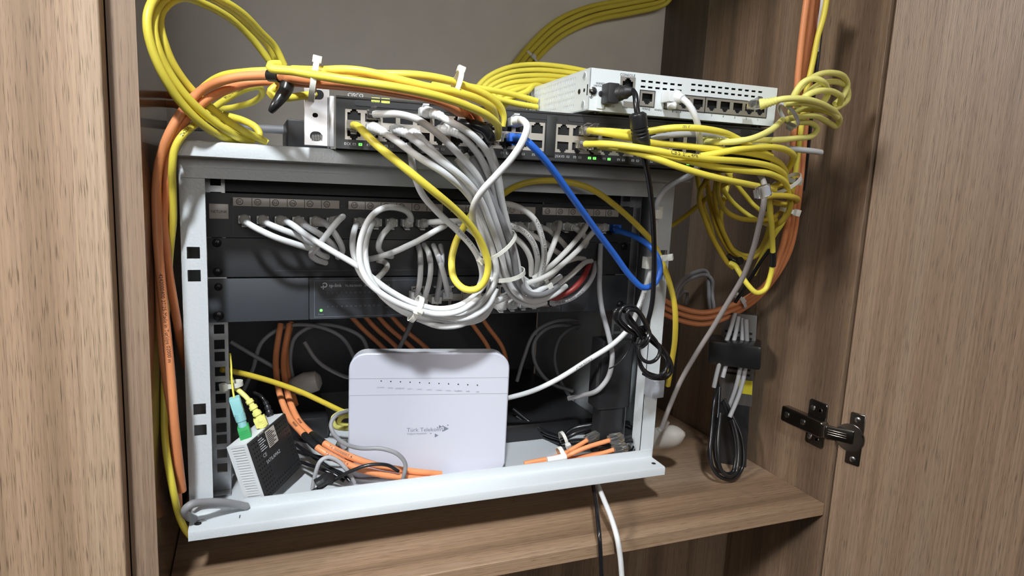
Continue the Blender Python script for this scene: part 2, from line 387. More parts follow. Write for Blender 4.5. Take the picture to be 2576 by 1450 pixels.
for x in (-225, 225):
    for y in (60, 270):
        MB().cyl((x, y, ZS), (x, y, ZB), 13, 11, 20).build('rubber_foot', 'black_plastic', rack)
def rail(x0, x1, xh):
    holes = []
    for u in range(7):
        for dz in (6.35, 22.225, 38.1): holes.append((xh-4.9, xh+4.9, -177.8+44.45*u+dz-4.9, -177.8+44.45*u+dz+4.9))
    b = MB().plate(x0, x1, -196, 150, holes, 1.8, 0.0)
    b.box(x1-1.8 if xh < 0 else x0, x1 if xh < 0 else x0+1.8, 1.8, 26, -196, 150)
    b.box(x0, x0+1.2, -14, 0, -196, 150) if xh < 0 else b.box(x1-1.2, x1, -14, 0, -196, 150)
    return b.build('mounting_rail', 'zinc', rack)
rail(-246, -224.2, -232.5); rail(224.2, 246, 232.5)
MB().box(-245, -224, -12, 1, -199, -196.2).build('rail_foot', 'zinc', rack)
for x, y, z in ((-258.5, -82, 152),):
    MB().sweep([(x, y, z), (x-3, y, z), (x-4.5, y, z)], [4, 3.6, 1.5], 14).build('bolt', 'chrome', rack)
hl = aY(500, 1314, -76); MB().disc((-251, -78, -190.35), (0, 0, 1), 3.2, 0.3).build('rail_hole', 'hole', rack)
MB().disc((250, -78, -190.35), (0, 0, 1), 2.6, 0.3).build('rail_hole', 'hole', rack)
b = MB()
for q in ((-256, -72.5, -246, -70.5), (-253, -74, -250.5, -72), (-248, -74, -244, -75)):
    b.add([(q[0], q[1], -190.2), (q[0]+0.6, q[1]-0.8, -190.2), (q[2]+0.6, q[3]-0.8, -190.2), (q[2], q[3], -190.2)], [(0, 1, 2, 3)])
b.add([(-215, -72, -190.2), (-214.2, -72, -190.2), (-214.6, -78, -190.2), (-215.4, -78, -190.2)], [(0, 1, 2, 3)])
b.build('scuff_mark', 'ink', rack)

# ------------------------------------------------------------------ panels in the rack
def port_hole(x, z, w=11.6, h=7.4, up=False):
    """an RJ45 opening with stepped latch notch; z is the opening's middle"""
    s = 1 if up else -1
    r = [(x-w/2, x+w/2, z-h/2, z+h/2)]
    def seg(a, b, w2):
        lo, hi = sorted((z+s*(h/2+a), z+s*(h/2+b))); r.append((x-w2/2, x+w2/2, lo, hi))
    seg(-0.05, 1.4, 6.4); seg(1.35, 2.8, 4.0)
    return r
pp = empty('patch_panel', (0, 20, 71))
tag(pp, 'black 24 port patch panel with numbered paper strips along its top', 'patch panel')
PX0, PPT, PGAP = -210.86, 16.685, 11.383
def px_of(i): return PX0+(i-1)*PPT+((i-1)//6)*PGAP
ports = []
for i in range(1, 25): ports += port_hole(px_of(i)+4.3, 90.5)
MB().plate(-241.3, 241.3, 71.6, 115.4, ports, 1.6, -3.2).box(-220, 220, 9, 12, 73, 113).build('panel_body', 'black_panel', pp)
for g in range(4):
    x0, x1 = px_of(g*6+1)-5.0, px_of(g*6+6)+11.5
    MB().box(x0-3, x1+3, -4.6, -3.2, 84-1.5, 100).build('port_block', 'black_plastic', pp) if False else None
    st = MB().box(x0-1.2, x1+1.2, -4.8, -3.0, 103.0, 111.6, b=0.4).build('label_strip', 'label_paper', pp)
    b = MB()
    for i in range(g*6+1, g*6+7):
        X = px_of(i); c = np.array([X, -5.0, 107.4])
        b.sweep([c+np.array([math.cos(a)*3.0, 0, math.sin(a)*3.0]) for a in np.linspace(0, 2*math.pi, 18)[:-1]], 0.28, 5, closed=True)
        b.text('%02d' % i, WF, X, 105.9, 4.0, -5.0, 'CENTER')
        if i % 6: b.box(X+PPT-5.6, X+PPT-5.1, -5.0, -4.7, 103.2, 111.4)
    b.build('printed_number', 'ink', st)
    MB().box(x0-3.6, x0-1.2, -4.4, -3, 104.5, 110).build('strip_holder', 'clear', pp); MB().box(x1+1.2, x1+3.6, -4.4, -3, 104.5, 110).build('strip_holder', 'clear', pp)
nm = MB().box(-238.6, -221.2, -4.2, -3.1, 90.0, 104.6, b=0.3).build('name_plate', 'label_paper', pp)
MB().text('NETLINK', WF, -229.8, 95.8, 3.7, -4.4, 'CENTER').build('lettering', 'ink', nm)
# frame lines moulded round the port field
b = MB(); b.box(-217.5, -216.9, -3.5, -3.1, 73, 114); b.box(-217, 236, -3.5, -3.1, 72.6, 73.2); b.build('moulded_edge', 'dark_panel', pp)
bp_ = empty('blank_panel', (0, 0, 27)); tag(bp_, 'plain black filler panel between the patch panel and the lower switch', 'blank panel')
MB().box(-241.3, 241.3, -3.0, -1.0, 31.6, 71.0, b=0.5).build('panel_plate', 'black_panel', bp_)
MB().box(-180, 180, -3.3, -3.0, 37.5, 38.3).build('crease', 'dark_panel', bp_)
for x in (-232.5, 232.5):
    for z in (66, 37): screwhead(bp_, (x, -3, z), (0, -1, 0), 4.4, 'screw_black', 1.8)
fp = tag(MB().box(-224, 223, 2.6, 4.4, 117, 148).build('blank_panel', 'black_panel'), 'black plate added in the open gap above the numbered patch panel, behind the upper bar', 'blank panel')  # black plate added where the gap is open and dark

sw = empty('network_switch', (0, 80, -14)); tag(sw, 'dark desktop switch with wide ears under the filler panel, white cables plugged in its row', 'network switch')
MB().box(-145, 149, -2, 178, -14, 30, b=0.6).build('switch_case', 'dark_panel', sw)
for x0, x1 in ((-241.3, -145.6), (149.6, 241.3)):
    MB().box(x0, x1, -4.0, -2.0, -14.4, 30.2, b=0.4).build('mounting_ear', 'dark_panel', sw)
fpz = []
SPX = [-36.5+7.3+i*14.9 for i in range(12)]
for i, x in enumerate(SPX):
    fpz += port_hole(x, 14.2, up=True); fpz += port_hole(x, -1.0, up=False)
face = MB().plate(-144.5, 148.5, -14, 29.6, fpz, 1.2, -4.4).build('front_panel', 'dark_panel', sw)
b = MB()
for i, x in enumerate(SPX): b.plate(x-7.2, x+7.2, -7, 20, port_hole(x, 14.2, up=True)+port_hole(x, -1.0), 0.5, -4.9)
b.build('port_surround', 'port_metal', sw)
b = MB()
b.text('tp-link', WF, -124.8, 20.4, 5.0, -4.7); b.text('TL-SG1024D', WF, -108.4, 20.6, 3.0, -4.7, sx=1.1); b.text('24-Port Gigabit Switch', WF, -88, 20.6, 3.0, -4.7)
b.build('lettering', 'ink_white', sw)
b = MB()
c = np.array([-129.4, -4.7, 22.6])
b.sweep([c+np.array([math.cos(a)*2.2, 0, math.sin(a)*2.2]) for a in np.linspace(-2.6, 2.6, 16)], 0.55, 6)
b.box(-131.4, -130.4, -5, -4.4, 18.2, 22.4); b.box(-133.4, -128.6, -5, -4.4, 20.0, 21.0); b.build('emblem', 'ink_white', sw)
b = MB()
for i in range(12):
    x = -126.5+i*4.85
    b.text(str(2*i+1), WF, x, 13.4, 2.5, -4.7, 'CENTER'); b.text(str(2*i+2), WF, x+0.4, -1.4, 2.5, -4.7, 'CENTER')
for i in range(34): b.box(-128+i*2.0, -126.9+i*2.0, -4.8, -4.4, 7.2, 7.5)
b.text('1000Mbps', WF, -62, 9.6, 2.2, -4.7, 'CENTER'); b.text('Link/Act', WF, -61.5, 2.6, 2.2, -4.7, 'CENTER'); b.text('100Mbps', WF, -62, -3.4, 2.2, -4.7, 'CENTER')
b.text('Power', WF, -133.0, -9.6, 2.3, -4.7, 'CENTER'); b.text('22', WF, 118, -12, 2.4, -4.7); b.text('24', WF, 131.5, -12, 2.4, -4.7); b.text('1', WF, -37, 24, 2.4, -4.7)
b.build('lettering', 'ink_dim', sw)
MB().sweep([(-133, -4.4, -4.6), (-133, -5.2, -4.6), (-133, -5.5, -4.6)], [1.5, 1.3, 0.4], 14).build('power_light', 'led_green', sw)
b = MB()
for x0, x1, z0, z1 in ((-140, -139.6, -11.5, 27), (-140, -30, -11.9, -11.5), (-140, -30, 27, 27.4)): b.box(x0, x1, -4.6, -4.3, z0, z1)
b.build('panel_outline', 'ink_grey', sw)
for x, z in ((-232, 22), (-232.5, -7.5), (232.5, -7.5)): screwhead(sw, (x, -4, z), (0, -1, 0), 5.2 if z < 0 else 4.0, 'screw_black', 2.2)

# ------------------------------------------------------------------ managed switch on top of the rack
ca = math.radians(6.6)
CFR = Frame((-130.5, -108.0, 161.0), (math.cos(ca), -math.sin(ca), 0), (math.sin(ca), math.cos(ca), 0), (0, 0, 1))
ms = empty('managed_switch', CFR.w((220, 128, 0))); tag(ms, 'long black two row port switch lying on top of the rack, angled outwards', 'network switch')
MB().box(0, 440, 2, 255, 0.4, 44.5, CFR, 0.8).build('switch_case', 'switch_black', ms)
def cport(px_l, px_r, n, y):   # columns measured on the face
    xl = CFR.on(px_l, y)[0]; xr = CFR.on(px_r, y)[0]; return [xl+(xr-xl)*(i+0.5)/n for i in range(n)]
bank1 = cport(868, 1372, 12, 310); bank2 = cport(1398, 1826, 12, 350)
holes = []; surrounds = []
for bank in (bank1, bank2):
    p = bank[1]-bank[0]
    hs = []
    for x in bank: hs += port_hole(x, 28.0, 11.4, 7.2, up=True)+port_hole(x, 14.6, 11.4, 7.2, up=False)
    surrounds.append((bank[0]-p/2, bank[-1]+p/2, 8.2, 34.6, hs)); holes.append((bank[0]-p/2, bank[-1]+p/2, 8.2, 34.6))
holes += [(398, 410, 10, 20), (398, 410, 24, 34), (416, 428, 10, 20), (416, 428, 24, 34)]
MB().plate(0, 440, 0, 45, holes, 1.6, 0.0, CFR).build('front_panel', 'switch_black', ms)
for s_ in surrounds:
    pb = MB().plate(s_[0], s_[1], s_[2], s_[3], s_[4], 0.8, 0.4, CFR).build('port_bank', 'port_metal', ms)
    MB().box(s_[0], s_[1], 1.9, 2.4, s_[2], s_[3], CFR).build('port_interior', 'hole', pb)
b = MB(); x1 = bank1[-1]+8; b.box(x1+0.5, bank2[0]-8.5, -1.6, 0, 4, 41, CFR, 0.5)
b.box(0, 440, -1.2, 0, 0, 1.4, CFR); b.box(0, 440, -1.2, 0, 43.4, 45, CFR); b.build('bezel_rib', 'switch_black', ms)
b = MB()
for k in range(6): b.prism(rrect(bank1[0]+k*66, bank1[0]+k*66+56, 37.5, 42.5, 2.4), -0.5, 0.2, CFR)
b.build('vent_recess', 'black_panel', ms)
x, z = CFR.on(874, 243); MB().text('CISCO', CFR, x, z, 4.6, -0.3).build('lettering', 'ink_white', ms)
x, z = CFR.on(934, 252); b = MB()
for k in range(2): b.prism(rrect(x+k*8.6, x+k*8.6+7.4, z-1.8, z+2.4, 0.6), -0.5, 0.1, CFR)
b.build('lit_label', 'led_lime', ms)
ZL = 4.4
for bi, bank in enumerate((bank1, bank2)):
    for i, x in enumerate(bank):
        for k in (0, 1):
            lit = (bi == 0 and i == 0 and k == 1) or (bi == 1 and i in (2, 9)) or (bi == 1 and i == 3 and k == 1)
            xx = x-2.6+k*5.2+(3 if i == 0 else 0)
            o = MB().box(xx-1.5, xx+1.5, -0.35, 0.1, ZL-1.1, ZL+1.1, CFR).build('port_light', 'led_green' if lit else 'led_off', ms)
            if lit: lab(o, 'lit green port light')
            s2 = 0.6 if k == 0 else -0.6
            MB().add([CFR.w((xx-0.8, -0.5, ZL-s2)), CFR.w((xx+0.8, -0.5, ZL-s2)), CFR.w((xx, -0.5, ZL+s2))], [(0, 1, 2)]).build('arrow_mark', 'ink', o)
b = MB(); b.text('01X', CFR, bank1[0]-8.4, ZL-1.2, 3.6, -0.3); b.text('24X', CFR, bank1[-1]+3.4, ZL-1.2, 3.4, -0.3); b.text('25X', CFR, bank2[0]-7.6, ZL-1.2, 3.4, -0.3); b.build('printed_number', 'ink_white', ms)
# mounting ear on its near end
b = MB(); e0, e1 = CFR.on(765, 300, -3)[0], CFR.on(829, 300, -3)[0]
b.plate(e0, e1, 1.0, 49.0, [], 2.2, -3.0, CFR); b.box(e1-2.2, e1, -3, 40, 1, 43, CFR); b.box(e1, -1.0, -4.0, -1.0, 0.5, 44, CFR, 0.8)
ear = b.build('mounting_ear', 'bracket_metal', ms, bevel=0.4)
for px, py, r in ((800, 238, 4.8), (793, 290, 2.3), (795, 343, 5.0)):
    x, z = CFR.on(px, py, -3); P = rrect(x-r, x+r, z-r*0.82, z+r*0.82, r*0.81)
    MB().prism(P, -3.25, -2.9, CFR).build('slot_hole', 'hole', ear)
b = MB()
for k in range(7):
    x, z = CFR.on(785+k*4, 348, -3); b.cyl(CFR.w((x, -3.3, z-2)), CFR.w((x+0.4, -3.3, z+3)), 0.5, None, 6)
b.build('knurled_insert', 'screw_steel', ear)

c0, c1 = aY(722, 310, 60), aY(724, 299, 60)
tag(MB().box(c0[0], c0[0]+46, 60, 170, 161.3, c1[2], b=2.0).build('power_adapter', 'black_plastic'), 'black box on the rack top behind the silver mounting ear', 'power adapter')

# ------------------------------------------------------------------ white firewall on top of it
ZFW = 208.4
f0, f1 = aZ(1479, 277, ZFW), aZ(1946, 318, ZFW)
ex = f1-f0; FWD = np.linalg.norm(ex)
FFR = Frame(f0, ex, (-ex[1], ex[0], 0), (0, 0, 1))
FH = FFR.on(1478, 169)[1]; FDEP = 178.0
fw = empty('firewall_appliance', FFR.w((FWD/2, FDEP/2, -1.6))); tag(fw, 'white slim firewall box with slotted side lying on the long black switch', 'network appliance')
def fx(x, y): return FFR.on(x, y)
hol = []
def fport(cx, cy, up=False):
    x, z = fx(cx, cy); return port_hole(x, z, 12.0, 7.6, up)
jl = [(1628, 247), (1690, 254), (1721, 257), (1756, 262), (1791, 263), (1824, 267), (1856, 270), (1886, 273), (1912, 277)]
jl = [fx(*q) for q in jl]
cons = fx(1579, 216)
def group_rect(i0, i1): return (jl[i0][0]-8.6, jl[i1][0]+8.6, jl[i0][1]-7.4, jl[i1][1]+7.6)
grp = []
for i0, i1 in ((0, 0), (1, 3), (4, 8)):
    z = sum(j[1] for j in jl[i0:i1+1])/(i1-i0+1); grp.append((jl[i0][0]-7.9, jl[i1][0]+7.6, z-7.6, z+6.6, i0, i1, z))
hol = [g[:4] for g in grp]+[(cons[0]-8, cons[0]+8, cons[1]-6.0, cons[1]+8)]
vents = []
for k in range(6):
    for row in (0, 1):
        q = fx(1619+k*18.3, 204+k*2.0); vents.append((q[0]-2.6, q[0]+2.6, q[1]-0.9-row*5.2, q[1]+0.9-row*5.2))
for k in range(11):
    for row in (0, 1):
        q = fx(1745+k*16.8, 213+k*1.85); vents.append((q[0]-2.6, q[0]+2.6, q[1]-0.9-row*5.2, q[1]+0.9-row*5.2))
MB().plate(0, FWD, 0, FH, hol+vents, 1.0, 0, FFR).build('front_panel', 'firewall_white', fw, bevel=0)
b = MB(); b.box(0, FWD, 0.2, FDEP, FH-1.2, FH, FFR, 0.5); b.box(0, FWD, 0.2, FDEP, 0, 1.2, FFR); b.box(0, FWD, FDEP-1.2, FDEP, 0, FH, FFR); b.box(FWD-1.2, FWD, 0.2, FDEP, 0, FH, FFR)
b.build('case', 'firewall_white', fw)
MB().box(3, FWD-3, 12, 13, 2, FH-2, FFR).build('case_interior', 'hole', fw)
# slotted end: frame running from the front corner backwards
SFR = Frame(FFR.w((0, FDEP, 0)), -FFR.ey, FFR.ex, (0, 0, 1))
sl = []
zr = [FH-6-i*6.4 for i in range(5)]
for i, z in enumerate(zr):
    for k in range(27):
        x = 8+k*5.2
        if i == 2 and (3 <= k <= 4 or 8 <= k <= 9): continue
        if i == 3 and (3 <= k <= 4 or 8 <= k <= 9): continue
        if i == 4 and (k < 8 or 17 < k < 21): continue
        sl.append((x-0.8, x+0.8, z-2.2, z+2.2))
MB().plate(0, FDEP, 0, FH, sl, 1.0, 0, SFR).box(6, 150, 5, 6, 2, FH-2, SFR).build('slotted_side', 'firewall_white', fw)
MB().box(4, 152, 6.5, 7.5, 2, FH-2, SFR).build('case_interior', 'hole', fw)
for x, z in ((FDEP-12, FH-6), (FDEP-12, 6)):
    q = SFR.w((x, 0, z)); MB().sweep([q, q-SFR.ey*0.5, q-SFR.ey*0.5, q-SFR.ey*0.2], [4, 3.8, 3.2, 3.0], 18).build('rivet', 'firewall_white', fw)
screwhead(fw, SFR.w((FDEP-22, 0, FH*0.5)), -SFR.ey, 2.6, 'nickel', 1)
MB().box(FDEP-5, FDEP-3, -0.2, 0.5, FH*0.36, FH*0.62, SFR).build('lock_slot', 'hole', fw)
MB().disc(SFR.w((FDEP-11, -0.2, FH*0.5)), SFR.ey, 1.8, 0.4).build('vent_dot', 'hole', fw)
for g in grp:
    i0, i1, z = g[4:]; hs = []
    for j in jl[i0:i1+1]: hs += port_hole(j[0], z+0.6, 11.2, 7.2, False)
    pb = MB().plate(g[0], g[1], g[2], g[3], hs, 0.8, -0.3, FFR).build('port_bank', 'port_metal', fw)
    MB().box(g[0], g[1], 4, 4.4, g[2], g[3], FFR).build('port_interior', 'hole', pb)
    MB().box(g[0]-0.6, g[0], -0.6, 0.5, g[2]-0.6, g[3]+0.6, FFR).box(g[1], g[1]+0.6, -0.6, 0.5, g[2]-0.6, g[3]+0.6, FFR).box(g[0], g[1], -0.6, 0.5, g[3], g[3]+0.6, FFR).box(g[0], g[1], -0.6, 0.5, g[2]-0.6, g[2], FFR).build('bank_edge', 'black_plastic', pb)
pb = MB().plate(cons[0]-7.8, cons[0]+7.8, cons[1]-6, cons[1]+7.6, port_hole(cons[0], cons[1]+0.5, 11.2, 7.2, True), 0.8, -0.3, FFR).build('console_port', 'port_metal', fw)
MB().box(cons[0]-8, cons[0]+8, 4, 4.4, cons[1]-6, cons[1]+8, FFR).build('port_interior', 'hole', pb)
q = fx(1527, 222); MB().box(q[0]-1, q[0]+5, -0.4, 0.2, q[1]-9, q[1]+4, FFR).build('power_inlet', 'hole', fw)
q = fx(1582, 264); MB().box(q[0]-6, q[0]+6, -0.4, 0.2, q[1]-2.5, q[1]+3, FFR).build('usb_port', 'port_metal', fw)
q = fx(1491, 229); o = screwhead(fw, FFR.w((q[0], 0, q[1])), -FFR.ey, 3.8, 'chrome', 2.4)
q = fx(1511, 238); MB().prism(rrect(q[0]-4, q[0]+4, q[1]-13, q[1]+6, 1.5), -0.9, 0, FFR).build('cover_tab', 'firewall_white', fw, bevel=0.3)
screwhead(fw, FFR.w((q[0], -0.9, q[1]+0.5)), -FFR.ey, 2.8, 'black_plastic', 0.8)
b = MB()
def ft(t, x, y, s, al='CENTER'):
    q = fx(x, y); b.text(t, FFR, q[0], q[1]-s*0.35, s, -0.2, al)
ft('CONSOLE', 1579, 189, 3.5); ft('SIGNED', 1510, 210, 2.6); ft('FIRMWARE', 1509, 217, 2.6); ft('DC+12V', 1534, 267, 2.8); ft('USB', 1572, 270, 3.1)
ft('WAN2', 1625, 274, 3.0); ft('WAN1', 1656, 277, 3.0); ft('B - o - A', 1702, 281, 3.0)
for i, t in enumerate('54321'): ft(t, 1790+i*29.0, 290+i*2.8, 3.0)
q = fx(1487, 244); b.box(q[0]-1.8, q[0]+1.8, -0.3, 0, q[1]-0.2, q[1]+0.2, FFR).box(q[0]-1.0, q[0]+1.0, -0.3, 0, q[1]-1.3, q[1]-0.9, FFR).box(q[0]-0.2, q[0]+0.2, -0.3, 0, q[1], q[1]+1.8, FFR)
b.build('lettering', 'ink', fw)
for x in (12, FWD-12):
    for y in (12, FDEP-30): MB().cyl(FFR.w((x, y, -1.6)), FFR.w((x, y, 0)), 5, 5, 16).build('rubber_foot', 'black_plastic', fw)

# ------------------------------------------------------------------ white modem router inside the rack
RF = Frame((-104.0, -6.0, ZB+2.2), (175, -34, 0), (34, 175, 0), (0, 0, 1))
rt = empty('modem_router', RF.w((90, 12, 0))); tag(rt, 'white rounded modem router standing upright on the rack floor', 'router')
RW = 178.3
def ry(x, y): return RF.on(x, y)
ztop = ry(1080, 889)[1]
def rsh(x0, x1, z0, z1, rt_, rb_, n=8):
    P = []
    for cx, cz, a0, r in ((x1-rt_, z1-rt_, 0, rt_), (x0+rt_, z1-rt_, 90, rt_), (x0+rb_, z0+rb_, 180, rb_), (x1-rb_, z0+rb_, 270, rb_)):
        for k in range(n+1):
            a = math.radians(a0+90*k/n); P.append((cx+r*math.cos(a), cz+r*math.sin(a)))
    return P
zl1, zl2 = ry(1080, 952)[1], ry(1080, 993)[1]
shell = rsh(0, RW, 0, ztop, 19, 15)
MB().prism(shell, 0, 7, RF).build('front_shell', 'router_white', rt, bevel=1.6)
MB().prism(rsh(1.5, RW-1.5, 1, ztop-1.2, 18, 14), 7.4, 26, RF).build('rear_shell', 'router_side', rt, bevel=2.0)
MB().box(0.2, RW-0.2, -0.12, 0.2, zl1-0.25, zl1+0.25, RF).box(0.2, RW-0.2, -0.12, 0.2, zl2-0.25, zl2+0.25, RF).build('panel_seam', 'groove', rt)
b = MB(); t = MB()
for i, nme in enumerate(('POWER', 'WAN', 'INTERNET', 'LAN1', 'LAN2', 'LAN3', '2.4GHz', '5GHz', 'TELEFON', 'WPS', 'USB')):
    q = ry(959+i*24.2, 959+i*1.05); b.disc(RF.w((q[0], -0.25, q[1])), RF.ey, 0.75, 0.3, 12)
    q = ry(958+i*24.3, 975.5+i*1.1); t.text(nme, RF, q[0], q[1]-0.8, 2.2, -0.2, 'CENTER')
b.build('status_light', 'ink', rt); t.build('printed_word', 'ink_grey', rt)
q0 = ry(1023, 1087); b = MB()
b.text('Türk Telekom', RF, q0[0], q0[1], 6.6, -0.2); q = ry(1024, 1091); b.text('Değerli Hissettirir', RF, q[0], q[1]-1.4, 2.7, -0.2, sx=1.1)
def tri(x, y, s, flip=False):
    q = ry(x, y); k = -1 if flip else 1
    b.add([RF.w((q[0]-k*s*0.5, -0.2, q[1]+s*0.6)), RF.w((q[0]-k*s*0.5, -0.2, q[1]-s*0.6)), RF.w((q[0]+k*s*0.6, -0.2, q[1]))], [(0, 1, 2)])
for x, y, s_, f_ in ((1108, 1074, 3.4, 0), (1101, 1076, 1.6, 0), (1122, 1079, 5.2, 0), (1111, 1079, 1.8, 1), (1115, 1084, 2.2, 0), (1127, 1070, 1.6, 0), (1084, 1091, 1.5, 0), (1098, 1096, 4.0, 0), (1115, 1073, 2.0, 0)): tri(x, y, s_, f_)
b.build('lettering', 'ink_grey', rt)

# ------------------------------------------------------------------ small black and white fibre box
MF = Frame((-206.7, -51.0, -127.6), (0.525, 0.848, 0.098), (-0.81, 0.53, -0.25), (-0.272, 0.05, 0.961))
_ex = np.array([0.52, 0.85, 0.10]); _ex /= np.linalg.norm(_ex); _ez = np.array([-0.27, 0.05, 0.96]); _ez -= _ex*np.dot(_ez, _ex); _ez /= np.linalg.norm(_ez)
MF = Frame((-206.7, -51.0, -127.6), _ex, np.cross(_ez, _ex), _ez)
MW, MH, MT = 72.5, 63.5, 24.0
MF.o = MF.o - MF.ez*MH + np.array([0, 0.0, 0.5])                                    # origin at the front lower corner of the black face
mc = empty('fibre_terminal', MF.w((MW/2, MT/2, 0))); tag(mc, 'small tilted fibre terminal with black perforated face and white slotted edge', 'network terminal')
def mx(x, y): return MF.on(x, y)
b = MB(); b.box(0, MW, 3, MT, 0, MH, MF, 1.0); b.build('white_shell', 'plastic_white', mc)
hs = []
for i in range(13):
    for k in range(17):
        x, z = 5+k*3.9, 4+i*4.6
        if 22 < x < 62 and 10 < z < 50: continue
        hs.append((x-0.9, x+0.9, z-0.9, z+0.9))
MB().plate(0.8, MW-0.8, 0.8, MH-0.8, hs, 1.2, 0.0, MF).build('black_cover', 'dark_grey_plastic', mc)
MB().box(1, MW-1, 1.4, 3, 1, MH-1, MF).build('cover_inside', 'hole', mc)
b = MB()
ES = Frame(MF.w((0, MT, 0)), -MF.ey, MF.ex, MF.ez)     # narrow white edge facing the room
slots = [(4.5, MT-5, 3.5+i*2.8, 4.9+i*2.8) for i in range(21)]
MB().plate(0, MT-1.5, 0, MH, slots, 0.9, -0.8, ES).build('slotted_edge', 'plastic_white', mc); MB().box(3, MT-4, 0.05, 0.1, 2, MH-3, ES).build('edge_inside', 'hole', mc)
q = mx(716, 1120); lb = MB()
sx0, sz0 = mx(668, 1178); ta = math.radians(0)
lb.box(sx0+16, sx0+33, -0.3, 0.1, sz0+14, sz0+32, MF); lb = lb.build('sticker', 'label_paper', mc)
b = MB()
for k in range(9): b.box(sx0+17, sx0+17+(8+(k*5) % 8), -0.45, 0, sz0+15.2+k*1.8, sz0+16.0+k*1.8, MF)
b.build('printed_line', 'ink', lb)
b = MB(); b.text('SATILAMAZ', MF, sx0+4, sz0+2, 5.0, -0.35); b.text('CE', MF, sx0+2, sz0+10, 5.4, -0.35); b.text('tp-link', MF, sx0+3, sz0+33, 4.2, -0.35)
for k in range(6): b.box(sx0+2, sx0+13-(k % 3)*2, -0.4, 0, sz0+17+k*2.4, sz0+17.6+k*2.4, MF)
b.build('lettering', 'ink_white', mc)
lab(MB().box(8, MW-6, -0.3, 0.3, 0.2, 1.0, MF).build('chrome_edge', 'chrome', mc), 'bright lower edge of the cover')

# ------------------------------------------------------------------ cables
PATH = {}
def path3(pts):
    """(px, py, Y) knots; a knot without Y takes it evenly between its neighbours; ('w', x, y, z) is a plain place"""
    px = [p for p in pts]; n = len(px); ys = [None]*n
    for i, p in enumerate(px):
        if p[0] == 'w': ys[i] = p[2]
        elif len(p) > 2: ys[i] = p[2]
    known = [i for i in range(n) if ys[i] is not None]
    for a, b in zip(known, known[1:]):
        for i in range(a+1, b): ys[i] = ys[a]+(ys[b]-ys[a])*(i-a)/(b-a)
    for i in range(n):
        if ys[i] is None: ys[i] = ys[known[0]] if i < known[0] else ys[known[-1]]
    return [np.array(p[1:4], float) if p[0] == 'w' else aY(p[0], p[1], ys[i]) for i, p in enumerate(px)]
def spline(P, step=2.2):
    P = [np.array(p, float) for p in P]
    if len(P) == 2: P = [P[0], (P[0]+P[1])/2, P[1]]
    Q = [2*P[0]-P[1]]+P+[2*P[-1]-P[-2]]; out = []
    for i in range(1, len(Q)-2):
        p0, p1, p2, p3 = Q[i-1:i+3]; t = [0.0]
        for a, b in ((p0, p1), (p1, p2), (p2, p3)): t.append(t[-1]+max(np.linalg.norm(b-a), 1e-3)**0.5)
        n = max(2, int(np.linalg.norm(p2-p1)/step))
        for k in range(n):
            u = t[1]+(t[2]-t[1])*k/n
            A1 = (t[1]-u)/(t[1]-t[0])*p0+(u-t[0])/(t[1]-t[0])*p1; A2 = (t[2]-u)/(t[2]-t[1])*p1+(u-t[1])/(t[2]-t[1])*p2
            A3 = (t[3]-u)/(t[3]-t[2])*p2+(u-t[2])/(t[3]-t[2])*p3
            B1 = (t[2]-u)/(t[2]-t[0])*A1+(u-t[0])/(t[2]-t[0])*A2; B2 = (t[3]-u)/(t[3]-t[1])*A2+(u-t[1])/(t[3]-t[1])*A3
            out.append((t[2]-u)/(t[2]-t[1])*B1+(u-t[1])/(t[2]-t[1])*B2)
    out.append(P[-1]); return out
def arclen(P):
    s = [0.0]
    for a, b in zip(P, P[1:]): s.append(s[-1]+np.linalg.norm(b-a))
    return np.array(s)
def sub(P, s0, s1, n=None):
    s = arclen(P); A = np.array(P); n = n or max(3, int(abs(s1-s0)/1.5))
    return [np.array([np.interp(q, s, A[:, k]) for k in range(3)]) for q in np.linspace(s0, s1, n)]
def cable(label, pts, m='white', r=3.1, name='network_cable', cat='network cable', group=None, step=2.2, seg=12):
    P = spline(path3(pts), step)
    o = MB().sweep(P, r, seg).build(name, m, origin=P[0], sharp=60); tag(o, label, cat, group); PATH[o.name] = (P, r); return o
def power(label, pts, m='black', r=2.3, **k): return cable(label, pts, m, r, 'power_cable', 'power cable', **k)
def plug(o, end=0, out=(0, -1, 0), m='plastic_white', boot=None, up=1, bl=19, ln=12.9, clip=True, w_=11.2, h_=7.6):
    P, r = PATH[o.name]
    if end: P = P[::-1]
    out = np.array(out, float); out /= np.linalg.norm(out); rt_ = np.cross(out, (0, 0, 1.0)); rt_ /= np.linalg.norm(rt_); u = np.cross(rt_, out)
    F = Frame(P[0], rt_, -out, u)
    pg = MB().box(-w_/2, w_/2, -1.5, ln, -h_/2, h_/2, F, 0.5).build('plug', m, o)
    if clip:
        z = up*h_/2; MB().add([F.w(p) for p in ((-3, ln-1, z), (3, ln-1, z), (3, ln-1, z+up*0.9), (-3, ln-1, z+up*0.9), (-2.6, 0, z+up*2.4), (2.6, 0, z+up*2.4), (2.6, 0, z+up*3.4), (-2.6, 0, z+up*3.4))],
                            [(0, 1, 2, 3), (4, 7, 6, 5), (0, 4, 5, 1), (1, 5, 6, 2), (2, 6, 7, 3), (3, 7, 4, 0)]).build('latch', m, pg)
    if m == 'clear':
        b = MB()
        for k in range(8): b.box(-3.8+k*1.02, -3.2+k*1.02, ln-5, ln-0.4, -up*h_/2-0.05, -up*h_/2+0.5, F)
        b.build('contact', 'brass', pg)
    if boot:
        Q = sub(P, 0, bl, 26); R = []
        for k in range(26):
            t = k/25; base = 5.4+(r+0.9-5.4)*min(1, t*1.25); R.append(base-(0.75 if (k > 7 and k % 4 in (0, 1)) else 0))
        MB().sweep(Q, R, 16).build('boot', boot, o, sharp=50)
    return pg
